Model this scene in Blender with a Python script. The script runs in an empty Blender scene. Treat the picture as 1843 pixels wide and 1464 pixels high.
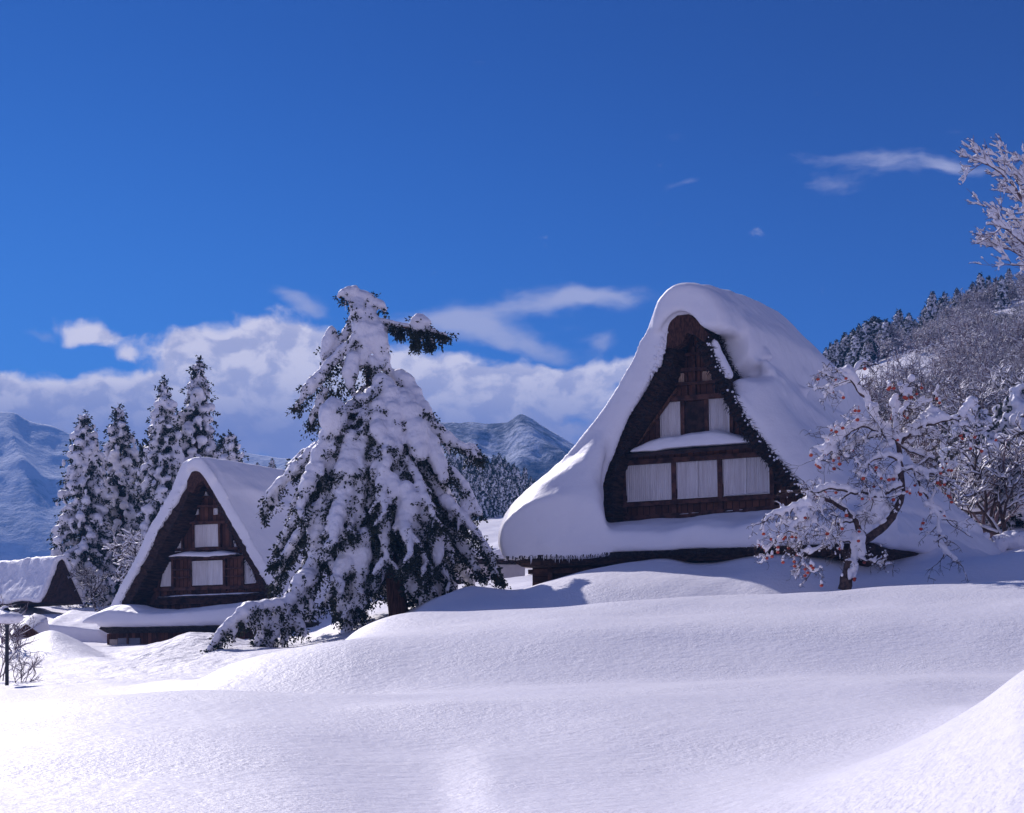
import bpy, bmesh, math, random
import numpy as np
from mathutils import Vector, Matrix, noise as mnoise

sc = bpy.context.scene
COL = sc.collection
rnd = random.Random(7)
nr = np.random.default_rng(11)

# ---------------------------------------------------------------- camera, light, exposure
W, H = 1843.0, 1464.0
CX, HZ = 921.5, 1200.0            # principal column, horizon row of the photograph (px)
F = 3000.0                        # focal length in photo px
Q = 2531.0                        # survey scale: metres = px * Y / Q ; depth = Y * K
K = F / Q
cam = bpy.data.cameras.new("camera")
cam.sensor_width = 36.0
cam.lens = F / W * 36.0
cam.shift_y = (HZ - H / 2) / W
cam.clip_start = 0.1
cam.clip_end = 9000
camo = bpy.data.objects.new("camera", cam)
camo.rotation_euler = (math.radians(90), 0, 0)
COL.objects.link(camo)
sc.camera = camo

SUN_EL, SUN_AZ = math.radians(34), math.radians(-29)      # azimuth from +Y (view direction), negative = left
sd = Vector((math.sin(SUN_AZ) * math.cos(SUN_EL), math.cos(SUN_AZ) * math.cos(SUN_EL), math.sin(SUN_EL)))
sl = bpy.data.lights.new("sun", 'SUN')
sl.energy = 4.6
sl.angle = math.radians(0.6)
sl.color = (1.0, 0.935, 0.93)
slo = bpy.data.objects.new("sun", sl)
slo.rotation_euler = sd.to_track_quat('Z', 'Y').to_euler()
slo.location = (0, 0, 80)
COL.objects.link(slo)

sc.view_settings.view_transform = 'Standard'
sc.view_settings.look = 'None'
sc.view_settings.exposure = 0.13
sc.view_settings.gamma = 1.0
sc.view_settings.use_curve_mapping = False
sc.cycles.use_denoising = True
try:
    sc.cycles.denoiser = 'OPENIMAGEDENOISE'
except Exception:
    pass
sc.cycles.max_bounces = 5
sc.cycles.diffuse_bounces = 3
sc.cycles.glossy_bounces = 2
sc.cycles.transmission_bounces = 2
sc.cycles.volume_bounces = 0
sc.cycles.caustics_reflective = False
sc.cycles.caustics_refractive = False


class NT:
    """tiny node-graph helper"""
    def __init__(s, tree):
        s.t = tree; s.n = tree.nodes; s.l = tree.links
    def node(s, typ, **kw):
        n = s.n.new(typ)
        for k, v in kw.items():
            setattr(n, k, v)
        return n
    def set(s, sock, v):
        if isinstance(v, bpy.types.NodeSocket):
            s.l.new(v, sock)
        else:
            sock.default_value = v
    def math(s, op, a, b=None, c=None, clamp=False):
        n = s.node('ShaderNodeMath', operation=op); n.use_clamp = clamp
        s.set(n.inputs[0], a)
        if b is not None: s.set(n.inputs[1], b)
        if c is not None: s.set(n.inputs[2], c)
        return n.outputs[0]
    def vmath(s, op, a, b=None):
        n = s.node('ShaderNodeVectorMath', operation=op)
        s.set(n.inputs[0], a)
        if b is not None: s.set(n.inputs[1], b)
        return n.outputs[0]
    def noise(s, vec, scale, detail=4, rough=0.55, dist=0.0, lac=2.0):
        n = s.node('ShaderNodeTexNoise')
        if vec is not None: s.l.new(vec, n.inputs['Vector'])
        n.inputs['Scale'].default_value = scale
        n.inputs['Detail'].default_value = detail
        n.inputs['Roughness'].default_value = rough
        n.inputs['Lacunarity'].default_value = lac
        n.inputs['Distortion'].default_value = dist
        return n.outputs['Fac']
    def ramp(s, v, lo, hi, a=0.0, b=1.0, smooth=True):
        n = s.node('ShaderNodeMapRange')
        n.interpolation_type = 'SMOOTHSTEP' if smooth else 'LINEAR'
        s.set(n.inputs[0], v)
        for i, x in enumerate((lo, hi, a, b)):
            s.set(n.inputs[i + 1], x)
        return n.outputs[0]
    def mix(s, f, a, b, blend='MIX'):
        n = s.node('ShaderNodeMix', data_type='RGBA', blend_type=blend)
        s.set(n.inputs['Factor'], f); s.set(n.inputs[6], a); s.set(n.inputs[7], b)
        return n.outputs[2]
    def comb(s, x, y, z):
        n = s.node('ShaderNodeCombineXYZ')
        s.set(n.inputs[0], x); s.set(n.inputs[1], y); s.set(n.inputs[2], z)
        return n.outputs[0]
    def sep(s, v):
        n = s.node('ShaderNodeSeparateXYZ'); s.l.new(v, n.inputs[0]); return n.outputs


def make_world():
    w = bpy.data.worlds.new("World"); sc.world = w; w.use_nodes = True
    t = NT(w.node_tree); t.n.clear()
    out = t.node('ShaderNodeOutputWorld'); bg = t.node('ShaderNodeBackground')
    sky = t.node('ShaderNodeTexSky', sky_type='NISHITA')
    sky.sun_disc = False; sky.sun_elevation = SUN_EL; sky.sun_rotation = SUN_AZ
    sky.altitude = 700; sky.air_density = 1.0; sky.dust_density = 0.25; sky.ozone_density = 4.0
    tc = t.node('ShaderNodeTexCoord')
    x, y, z = t.sep(tc.outputs['Generated'])[:3]
    yy = t.math('MAXIMUM', y, 0.05)
    u = t.math('DIVIDE', x, yy); v = t.math('DIVIDE', z, yy)
    # saturated film-like blue
    hs = t.node('ShaderNodeHueSaturation')
    hs.inputs['Saturation'].default_value = 1.0
    t.l.new(sky.outputs[0], hs.inputs['Color'])
    skyc = t.mix(1.0, hs.outputs[0], SKY_TINT, 'MULTIPLY')
    pol = t.math('MULTIPLY', t.ramp(z, 0.10, 0.40, 1.15, 0.50), t.ramp(u, -0.35, 0.40, 1.12, 0.52))   # deep polarised blue away from the sun
    skyc = t.mix(1.0, skyc, t.comb(t.math('POWER', pol, 1.5), pol, t.math('POWER', pol, 0.62)), 'MULTIPLY')
    # cloud field over tan-angles (world direction), units of 1/F of a radian-ish
    U = t.math('MULTIPLY_ADD', u, F / 100, CX / 100)      # hundreds of px
    V = t.math('MULTIPLY_ADD', v, -F / 100, HZ / 100)
    P = t.comb(U, t.math('MULTIPLY', V, 1.25), 0.0)
    warp = t.node('ShaderNodeTexNoise'); t.l.new(P, warp.inputs['Vector'])
    warp.inputs['Scale'].default_value = 0.7; warp.inputs['Detail'].default_value = 3
    wv = t.vmath('SCALE', t.vmath('SUBTRACT', warp.outputs['Color'], (0.5, 0.5, 0.5)))
    wv.node.inputs['Scale'].default_value = 0.8
    PW = t.vmath('ADD', P, wv)
    ux, vy, _ = t.sep(t.vmath('ADD', t.comb(U, V, 0.0), wv))[:3]
    def blob(cx, cy, rx, ry, amp, ang=0.0):
        ca, sa = math.cos(ang), math.sin(ang)
        dx = t.math('SUBTRACT', ux, cx); dy = t.math('SUBTRACT', vy, cy)
        a = t.math('ADD', t.math('MULTIPLY', dx, ca / rx), t.math('MULTIPLY', dy, sa / rx))
        b = t.math('ADD', t.math('MULTIPLY', dx, -sa / ry), t.math('MULTIPLY', dy, ca / ry))
        d = t.math('ADD', t.math('MULTIPLY', a, a), t.math('MULTIPLY', b, b))
        e = t.math('POWER', 2.718, t.math('MULTIPLY', d, -1.0))
        return t.math('MULTIPLY', e, amp)
    def total(bl):
        s = None
        for b in bl:
            e = blob(*b)
            s = e if s is None else t.math('ADD', s, e)
        return s
    thick = total(CLOUD_THICK)
    wisp = total(CLOUD_WISP)
    n1 = t.noise(PW, 1.2, 10, 0.57)
    n1b = t.noise(t.vmath('ADD', PW, (0.20, 0.28, 0.0)), 1.2, 7, 0.57)
    n2 = t.noise(t.vmath('MULTIPLY', PW, (0.6, 1.3, 1.0)), 1.6, 8, 0.6)
    dth = t.ramp(t.math('ADD', thick, t.math('MULTIPLY', t.math('SUBTRACT', n1, 0.5), 1.8)), 0.34, 0.98)
    dwi = t.ramp(t.math('ADD', wisp, t.math('MULTIPLY', t.math('SUBTRACT', n2, 0.5), 1.3)), 0.20, 1.30, 0.0, 0.85)
    low = t.ramp(V, 6.5, 8.0)                                   # bases greyer than tops
    rel = t.ramp(t.math('SUBTRACT', n1, n1b), -0.10, 0.10)
    core = t.ramp(thick, 0.5, 1.5)
    lightf = t.math('MULTIPLY', t.math('SUBTRACT', 1.0, t.math('MULTIPLY', low, 0.75)), t.math('ADD', t.math('MULTIPLY_ADD', rel, 0.50, 0.45), t.math('MULTIPLY', t.math('SUBTRACT', 1.0, core), 0.28)), clamp=True)
    ccol = t.mix(lightf, CLOUD_DARK, CLOUD_LIT)
    wcol = t.mix(low, CLOUD_WISPC, CLOUD_DARK)
    c1 = t.mix(dwi, skyc, wcol)
    c2 = t.mix(dth, c1, ccol)
    # a little aerial veil low over the mountains
    veil = t.ramp(V, 6.6, 8.6, 0.0, 0.75)
    c3 = t.mix(veil, c2, CLOUD_DARK)
    # unseen bright cloud added behind the camera as fill for shaded fronts and roofs
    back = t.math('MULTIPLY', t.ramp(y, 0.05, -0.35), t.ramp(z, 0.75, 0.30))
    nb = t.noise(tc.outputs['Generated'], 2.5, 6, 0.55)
    c4 = t.mix(t.math('MULTIPLY', back, t.ramp(nb, 0.30, 0.62), clamp=True), c3, FILL_CLOUD)
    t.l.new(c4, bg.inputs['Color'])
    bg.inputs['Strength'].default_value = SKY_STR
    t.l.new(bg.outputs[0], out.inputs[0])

SKY_STR = 0.10
SKY_TINT = (0.085, 0.34, 0.78, 1)
CLOUD_LIT = (11.0, 10.0, 10.3, 1)
CLOUD_DARK = (2.3, 2.5, 5.0, 1)
FILL_CLOUD = (4.4, 4.2, 6.2, 1)
CLOUD_WISPC = (6.2, 6.0, 7.6, 1)
CLOUD_THICK = [  # cx, cy (hundreds of photo px), rx, ry, amplitude, angle
    (3.7, 6.35, 0.8, 0.36, 1.0, 0), (4.9, 6.15, 1.0, 0.5, 1.25, 0), (4.6, 7.0, 2.2, 0.75, 1.3, 0), (6.6, 6.9, 2.0, 0.6, 1.0, 0.15),
    (1.0, 7.15, 1.7, 0.36, 1.0, 0.05), (-1.0, 7.2, 1.9, 0.5, 1.2, 0), (2.5, 7.4, 1.6, 0.45, 1.1, 0), (8.6, 6.75, 1.5, 0.38, 0.95, 0.15),
    (10.1, 6.9, 0.9, 0.35, 0.95, 0.1), (11.0, 6.65, 0.8, 0.22, 1.0, -0.1), (6.5, 7.8, 5.5, 0.7, 1.2, 0), (1.65, 5.95, 0.6, 0.19, 1.15, 0.15),
    (2.3, 6.35, 0.25, 0.1, 0.7, 0.2), (13.5, 7.5, 2.5, 0.5, 0.9, 0), (-4, 6.8, 2, 0.8, 1.2, 0)]
CLOUD_WISP = [(10.7, 5.45, 1.0, 0.26, 1.15, 0.1), (9.0, 5.6, 1.3, 0.22, 1.0, -0.1), (8.2, 5.95, 1.5, 0.25, 0.95, 0.12), (5.4, 5.45, 0.55, 0.14, 0.85, 0.5),
    (9.4, 6.2, 1.2, 0.2, 0.6, 0.3), (10.8, 6.2, 0.35, 0.18, 0.7, 0.2), (16.0, 2.95, 1.5, 0.24, 0.72, 0.08), (15.0, 3.3, 1.2, 0.2, 0.42, 0.05), (12.3, 3.3, 0.4, 0.08, 0.45, 0),
    (0.8, 6.0, 0.3, 0.1, 0.5, 0), (17.2, 3.05, 0.9, 0.12, 0.5, -0.15), (-3, 4.5, 2, 0.3, 0.8, 0), (24, 4, 3, 0.4, 0.8, 0)]
make_world()

# ---------------------------------------------------------------- helpers
def at(px, py, Y):
    return Vector(((px - CX) / Q * Y, Y * K, (HZ - py) / Q * Y))

def mesh_from(verts, faces, name="m", smooth=False):
    me = bpy.data.meshes.new(name)
    if isinstance(faces, np.ndarray):
        n, k = faces.shape
        v = np.asarray(verts, dtype=np.float32)
        me.vertices.add(len(v)); me.vertices.foreach_set('co', v.ravel())
        me.loops.add(n * k); me.loops.foreach_set('vertex_index', faces.astype(np.int32).ravel())
        me.polygons.add(n)
        me.polygons.foreach_set('loop_start', np.arange(0, n * k, k, dtype=np.int32))
        me.polygons.foreach_set('loop_total', np.full(n, k, dtype=np.int32))
        me.update(calc_edges=True); me.validate()
    else:
        me.from_pydata([tuple(v) for v in verts], [], faces); me.update()
    if smooth:
        me.polygons.foreach_set('use_smooth', np.ones(len(me.polygons), dtype=bool))
    return me

def link(name, me, mat=None, parent=None, label=None, cat=None, group=None, kind=None, loc=None):
    o = bpy.data.objects.new(name, me)
    COL.objects.link(o)
    if mat is not None and me is not None and len(me.materials) == 0:
        me.materials.append(mat)
    if parent is not None: o.parent = parent
    if loc is not None: o.location = loc
    tag(o, label, cat, group, kind)
    return o

def tag(o, label=None, cat=None, group=None, kind=None):
    if label: o['label'] = label
    if cat: o['category'] = cat
    if group: o['group'] = group
    if kind: o['kind'] = kind

def empty(name, loc, rz=0.0, **kw):
    o = bpy.data.objects.new(name, None); COL.objects.link(o)
    o.location = loc; o.rotation_euler = (0, 0, rz); o.empty_display_size = 0.5
    tag(o, **kw)
    return o

def copy_tree(root, loc, rz=0.0, s=1.0, **kw):
    r = root.copy(); COL.objects.link(r)
    r.location = loc; r.rotation_euler = (0, 0, rz); r.scale = (s, s, s) if not isinstance(s, tuple) else s
    for k in ('label', 'category', 'group', 'kind'):
        if k in kw: r[k] = kw[k]
    for ch in list(root.children):
        c = ch.copy(); COL.objects.link(c); c.parent = r
    return r

class MB:
    """collects shapes into one mesh"""
    def __init__(s): s.v = []; s.f = []
    def add(s, vs, fs):
        b = len(s.v); s.v.extend([tuple(v) for v in vs]); s.f.extend([tuple(b + i for i in f) for f in fs])
    def box(s, x0, x1, y0, y1, z0, z1):
        s.add([(x0, y0, z0), (x1, y0, z0), (x1, y1, z0), (x0, y1, z0), (x0, y0, z1), (x1, y0, z1), (x1, y1, z1), (x0, y1, z1)],
              [(0, 3, 2, 1), (4, 5, 6, 7), (0, 1, 5, 4), (1, 2, 6, 5), (2, 3, 7, 6), (3, 0, 4, 7)])
    def bar(s, p, q, w, h=None, up=Vector((0, 0, 1))):
        h = h or w; p = Vector(p); q = Vector(q); d = (q - p).normalized()
        a = d.cross(up)
        if a.length < 1e-4: a = Vector((1, 0, 0))
        a.normalize(); b = a.cross(d)
        vs = [p + a * i * w / 2 + b * j * h / 2 for i, j in ((-1, -1), (1, -1), (1, 1), (-1, 1))] + [q + a * i * w / 2 + b * j * h / 2 for i, j in ((-1, -1), (1, -1), (1, 1), (-1, 1))]
        s.add(vs, [(0, 1, 2, 3), (7, 6, 5, 4), (0, 4, 5, 1), (1, 5, 6, 2), (2, 6, 7, 3), (3, 7, 4, 0)])
    def tube(s, pts, rad, n=6, cap=True):
        pts = [Vector(p) for p in pts]; rings = []
        b = len(s.v)
        ref = Vector((0.31, 0.77, 0.55))
        for i, p in enumerate(pts):
            d = (pts[min(i + 1, len(pts) - 1)] - pts[max(i - 1, 0)])
            if d.length < 1e-6: d = Vector((0, 0, 1))
            d.normalize(); a = d.cross(ref)
            if a.length < 1e-3: a = d.cross(Vector((1, 0, 0)))
            a.normalize(); c = d.cross(a); r = rad[i] if hasattr(rad, '__len__') else rad
            for k in range(n):
                t = 2 * math.pi * k / n
                s.v.append(tuple(p + a * math.cos(t) * r + c * math.sin(t) * r))
        for i in range(len(pts) - 1):
            for k in range(n):
                k2 = (k + 1) % n
                s.f.append((b + i * n + k, b + i * n + k2, b + (i + 1) * n + k2, b + (i + 1) * n + k))
        if cap:
            s.f.append(tuple(b + k for k in range(n))[::-1]); e = b + (len(pts) - 1) * n
            s.f.append(tuple(e + k for k in range(n)))
    def loft(s, polys):
        """closed loops of equal length, stacked; capped"""
        n = len(polys[0]); b = len(s.v)
        for p in polys: s.v.extend([tuple(q) for q in p])
        for i in range(len(polys) - 1):
            for k in range(n):
                k2 = (k + 1) % n
                s.f.append((b + i * n + k, b + (i + 1) * n + k, b + (i + 1) * n + k2, b + i * n + k2))
        s.f.append(tuple(b + k for k in range(n))); e = b + (len(polys) - 1) * n
        s.f.append(tuple(e + k for k in range(n))[::-1])
    def mesh(s, smooth=False, name='m'):
        return mesh_from(s.v, s.f, name, smooth)
    def build(s, name, mat, parent=None, smooth=False, **kw):
        return link(name, s.mesh(smooth, name), mat, parent, **kw)

def hash3(ix, iy, iz):
    n = (ix * 374761393 + iy * 668265263 + iz * 2147483647 * 7 + 1013904223) & 0xffffffff
    n = ((n ^ (n >> 13)) * 1274126177) & 0xffffffff
    n = n ^ (n >> 16)
    return (n & 0xffff) / 65535.0

def vnoise(p):
    p = np.asarray(p, dtype=np.float64); i = np.floor(p).astype(np.int64); f = p - i
    f = f * f * f * (f * (f * 6 - 15) + 10)
    r = 0
    for dx in (0, 1):
        for dy in (0, 1):
            for dz in (0, 1):
                w = (f[:, 0] if dx else 1 - f[:, 0]) * (f[:, 1] if dy else 1 - f[:, 1]) * (f[:, 2] if dz else 1 - f[:, 2])
                r = r + w * hash3(i[:, 0] + dx, i[:, 1] + dy, i[:, 2] + dz)
    return r

def fbm(p, octv=4, gain=0.5, ridged=False):
    a = 1.0; s = 0; t = 0
    p = np.array(p, dtype=np.float64)
    for k in range(octv):
        n = vnoise(p + 17.3 * k)
        if ridged: n = 1 - np.abs(2 * n - 1)
        s = s + a * n; t += a; a *= gain; p = p * 2.03
    return s / t

# ---- unit icosphere
def _ico(sub):
    bm = bmesh.new(); bmesh.ops.create_icosphere(bm, subdivisions=sub, radius=1.0)
    v = np.array([q.co[:] for q in bm.verts]); f = np.array([[q.index for q in g.verts] for g in bm.faces]); bm.free()
    return v, f
ICO1 = _ico(1); ICO2 = _ico(2)

def ellipsoids(C, R, base=ICO2, jitter=0.0, rot=True):
    """C (n,3) centres, R (n,3) radii -> verts, faces"""
    C = np.asarray(C, float); R = np.asarray(R, float); v, f = base; n = len(C)
    V = v[None, :, :] * R[:, None, :]
    if jitter:
        V = V * (1 + jitter * (nr.random((n, len(v), 1)) - 0.5))
    if rot:
        a = nr.random(n) * 6.28; c, s_ = np.cos(a), np.sin(a)
        x = V[..., 0] * c[:, None] - V[..., 1] * s_[:, None]; y = V[..., 0] * s_[:, None] + V[..., 1] * c[:, None]
        V = np.stack([x, y, V[..., 2]], -1)
    V = V + C[:, None, :]
    Fc = f[None] + (np.arange(n) * len(v))[:, None, None]
    return V.reshape(-1, 3), Fc.reshape(-1, f.shape[1])

def chain_pts(pts, rads, step=0.5):
    """interpolate sphere centres along a polyline so they overlap"""
    C = []; R = []
    for i in range(len(pts) - 1):
        p, q = np.array(pts[i], float), np.array(pts[i + 1], float); r0, r1 = rads[i], rads[i + 1]
        L = np.linalg.norm(q - p); n = max(1, int(L / (step * max(0.02, min(r0, r1)))))
        for k in range(n):
            t = k / n; C.append(p * (1 - t) + q * t); R.append(r0 * (1 - t) + r1 * t)
    C.append(np.array(pts[-1], float)); R.append(rads[-1])
    return C, R

def remeshed(me, voxel, smooth_it=4, factor=0.5, disp=0.0, dscale=1.0, sub=False, adapt=0.0):
    """voxel-merge a soup of closed shapes into one skin, relax it and roughen it"""
    o = bpy.data.objects.new('tmp', me); COL.objects.link(o)
    m = o.modifiers.new('r', 'REMESH'); m.mode = 'VOXEL'; m.voxel_size = voxel; m.adaptivity = adapt
    if smooth_it:
        s_ = o.modifiers.new('s', 'SMOOTH'); s_.iterations = smooth_it; s_.factor = factor
    dg = bpy.context.evaluated_depsgraph_get()
    out = bpy.data.meshes.new_from_object(o.evaluated_get(dg))
    bpy.data.objects.remove(o); bpy.data.meshes.remove(me)
    n = len(out.vertices)
    if disp and n:
        co = np.empty(n * 3, np.float32); out.vertices.foreach_get('co', co)
        no = np.empty(n * 3, np.float32); out.vertex_normals.foreach_get('vector', no)
        co = co.reshape(-1, 3); no = no.reshape(-1, 3)
        d = (fbm(co / dscale, 3) - 0.5) * 2 * disp
        co = co + no * d[:, None]
        out.vertices.foreach_set('co', co.astype(np.float32).ravel()); out.update()
    out.polygons.foreach_set('use_smooth', np.ones(len(out.polygons), dtype=bool))
    out.materials.clear()
    return out

# ---------------------------------------------------------------- materials
def new_mat(name):
    m = bpy.data.materials.new(name); m.use_nodes = True
    t = NT(m.node_tree); b = t.n['Principled BSDF']
    return m, t, b

def snow_mat(name, fine, fine_s, mid=0.0, mid_s=1.0, base=(0.855, 0.83, 0.895), chunk=False):
    m, t, b = new_mat(name)
    tc = t.node('ShaderNodeTexCoord'); P = tc.outputs['Object']
    n1 = t.noise(P, fine_s, 3, 0.6)
    h = t.math('MULTIPLY', t.math('MULTIPLY', n1, fine), t.ramp(t.noise(P, 0.28, 3, 0.6), 0.36, 0.64, 0.35, 1.25))
    if mid:
        n2 = t.noise(P, mid_s, 4, 0.5)
        h = t.math('ADD', h, t.math('MULTIPLY', n2, mid))
    if chunk:
        at_ = t.node('ShaderNodeAttribute', attribute_name='rough')
        vo = t.node('ShaderNodeTexVoronoi', feature='SMOOTH_F1'); t.l.new(P, vo.inputs['Vector'])
        vo.inputs['Scale'].default_value = 2.6
        n3 = t.noise(P, 3.2, 5, 0.65)
        hh = t.math('ADD', t.math('MULTIPLY', vo.outputs['Distance'], -0.16), t.math('MULTIPLY', n3, 0.22))
        h = t.math('ADD', h, t.math('MULTIPLY', hh, at_.outputs['Fac']))
        # old wind ripples in front, drawn out along x
        n4 = t.noise(t.vmath('MULTIPLY', P, (1.0, 2.2, 1.0)), 5.0, 3, 0.5)
        h = t.math('ADD', h, t.math('MULTIPLY', n4, 0.012))
    bp = t.node('ShaderNodeBump'); bp.inputs['Strength'].default_value = 1.0; bp.inputs['Distance'].default_value = 1.0
    t.l.new(h, bp.inputs['Height']); t.l.new(bp.outputs[0], b.inputs['Normal'])
    c = t.noise(P, 0.35, 3, 0.5)
    col = t.mix(t.ramp(c, 0.3, 0.7), (base[0] * 0.97, base[1] * 0.97, base[2] * 0.985, 1), (*base, 1))
    t.l.new(col, b.inputs['Base Color'])
    b.inputs['Roughness'].default_value = 0.55
    b.inputs['Specular IOR Level'].default_value = 0.25
    return m

M = {}
M['snow_ground'] = snow_mat('snow_ground', 0.022, 15.0, 0.03, 4.5, chunk=True)
M['snow_roof'] = snow_mat('snow_roof', 0.010, 9.0, 0.05, 1.6)
M['snow_tree'] = snow_mat('snow_tree', 0.02, 12.0, 0.09, 3.4)
M['snow_far'] = snow_mat('snow_far', 0.03, 4.0, 0.15, 0.8)

def simple_mat(name, c0, c1, scale=6.0, rough=0.8, bump=0.0, bscale=20.0, stretch=(1, 1, 1), spec=0.2):
    m, t, b = new_mat(name)
    P = t.vmath('MULTIPLY', t.node('ShaderNodeTexCoord').outputs['Object'], stretch)
    n = t.noise(P, scale, 5, 0.6)
    t.l.new(t.mix(t.ramp(n, 0.35, 0.65), (*c0, 1), (*c1, 1)), b.inputs['Base Color'])
    b.inputs['Roughness'].default_value = rough
    b.inputs['Specular IOR Level'].default_value = spec
    if bump:
        bp = t.node('ShaderNodeBump'); bp.inputs['Distance'].default_value = bump
        t.l.new(t.noise(P, bscale, 4, 0.6), bp.inputs['Height']); t.l.new(bp.outputs[0], b.inputs['Normal'])
    return m
M['thatch'] = simple_mat('thatch', (0.022, 0.013, 0.012), (0.085, 0.042, 0.032), 5, 0.95, 0.06, 18, (1, 0.35, 3))
M['thatch_dark'] = simple_mat('thatch_dark', (0.02, 0.016, 0.018), (0.07, 0.05, 0.05), 9, 0.95, 0.1, 30)
M['thatch_cap'] = simple_mat('thatch_cap', (0.045, 0.018, 0.013), (0.13, 0.055, 0.038), 6, 0.95, 0.06, 30, (3, 1, 1))
M['beam'] = simple_mat('beam', (0.04, 0.018, 0.016), (0.13, 0.056, 0.042), 3, 0.8, 0.01, 30, (1, 1, 1))
M['dark_wood'] = simple_mat('dark_wood', (0.02, 0.012, 0.012), (0.06, 0.03, 0.027), 3, 0.85, 0.01, 30)
M['leaf'] = simple_mat('leaf', (0.012, 0.020, 0.016), (0.05, 0.052, 0.03), 3.0, 0.7)
M['leaf_far'] = simple_mat('leaf_far', (0.008, 0.015, 0.018), (0.03, 0.035, 0.03), 1.5, 0.8)
M['bark'] = simple_mat('bark', (0.07, 0.030, 0.020), (0.20, 0.09, 0.06), 4, 0.9, 0.03, 14, (4, 4, 0.5))
M['bark_grey'] = simple_mat('bark_grey', (0.035, 0.022, 0.022), (0.12, 0.075, 0.065), 6, 0.9, 0.01, 30)
M['twig'] = simple_mat('twig', (0.09, 0.052, 0.060), (0.24, 0.155, 0.17), 3, 0.9)
M['fruit'] = simple_mat('fruit', (0.36, 0.028, 0.016), (0.50, 0.07, 0.03), 9, 0.45, spec=0.4)
M['plaster'] = simple_mat('plaster', (0.62, 0.55, 0.56), (0.72, 0.66, 0.67), 0.8, 0.85)
M['concrete'] = simple_mat('concrete', (0.32, 0.26, 0.24), (0.45, 0.38, 0.36), 2.5, 0.9)
M['panel_blue'] = simple_mat('panel_blue', (0.16, 0.17, 0.22), (0.24, 0.24, 0.30), 1.0, 0.7)
M['metal_dark'] = simple_mat('metal_dark', (0.012, 0.012, 0.018), (0.03, 0.03, 0.04), 4, 0.5, spec=0.4)
M['lamp_glass'] = simple_mat('lamp_glass', (0.55, 0.5, 0.5), (0.65, 0.6, 0.6), 4, 0.4)

def plank_mat(name, w, c0, c1, vertical=True):
    """weathered boards: a tone for each board, dark joints, run-down grain"""
    m, t, b = new_mat(name)
    x, y, z = t.sep(t.node('ShaderNodeTexCoord').outputs['Object'])[:3]
    a, l = (x, z) if vertical else (z, x)
    k = t.math('DIVIDE', a, w)
    idx = t.math('FLOOR', k); fr = t.math('FRACT', k)
    wn = t.node('ShaderNodeTexWhiteNoise', noise_dimensions='2D')
    lv = t.math('FLOOR', t.math('MULTIPLY_ADD', l, 0.45, t.math('MULTIPLY', idx, 0.37)))
    t.l.new(t.comb(idx, lv, 0.0), wn.inputs['Vector'])
    joint = t.math('MULTIPLY', t.ramp(fr, 0.0, 0.10), t.ramp(fr, 1.0, 0.92))
    P = t.comb(t.math('MULTIPLY', a, 14.0), y, t.math('MULTIPLY', l, 1.2))
    g = t.noise(P, 1.0, 5, 0.65)
    st = t.noise(t.comb(a, 0.0, l), 0.9, 3, 0.6)
    f = t.math('MULTIPLY', t.math('ADD', t.math('MULTIPLY', wn.outputs['Value'], 0.6), t.math('MULTIPLY', g, 0.5)), t.ramp(st, 0.3, 0.7, 0.45, 1.1))
    f = t.math('MULTIPLY', f, joint, clamp=True)
    t.l.new(t.mix(f, (*c0, 1), (*c1, 1)), b.inputs['Base Color'])
    b.inputs['Roughness'].default_value = 0.85; b.inputs['Specular IOR Level'].default_value = 0.15
    bp = t.node('ShaderNodeBump'); bp.inputs['Distance'].default_value = 0.02
    t.l.new(t.math('ADD', joint, t.math('MULTIPLY', g, 0.4)), bp.inputs['Height']); t.l.new(bp.outputs[0], b.inputs['Normal'])
    return m
M['planks'] = plank_mat('planks', 0.28, (0.026, 0.011, 0.010), (0.23, 0.092, 0.062))
M['planks_h'] = plank_mat('planks_h', 0.22, (0.02, 0.010, 0.010), (0.12, 0.055, 0.045), False)

def shutter_mat():
    m, t, b = new_mat('shutter')
    P = t.node('ShaderNodeTexCoord').outputs['Object']
    n = t.noise(t.vmath('MULTIPLY', P, (6.0, 1.0, 0.6)), 1.5, 5, 0.6)
    n2 = t.noise(P, 1.3, 4, 0.6)
    f = t.math('MULTIPLY', t.ramp(n, 0.25, 0.7), t.ramp(n2, 0.2, 0.6, 0.6, 1.0), clamp=True)
    t.l.new(t.mix(f, (0.64, 0.59, 0.62, 1), (0.80, 0.77, 0.81, 1)), b.inputs['Base Color'])
    b.inputs['Roughness'].default_value = 0.6
    return m
M['shutter'] = shutter_mat()
M['shutter_warm'] = simple_mat('shutter_warm', (0.50, 0.34, 0.27), (0.62, 0.45, 0.36), 3, 0.7)
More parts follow.
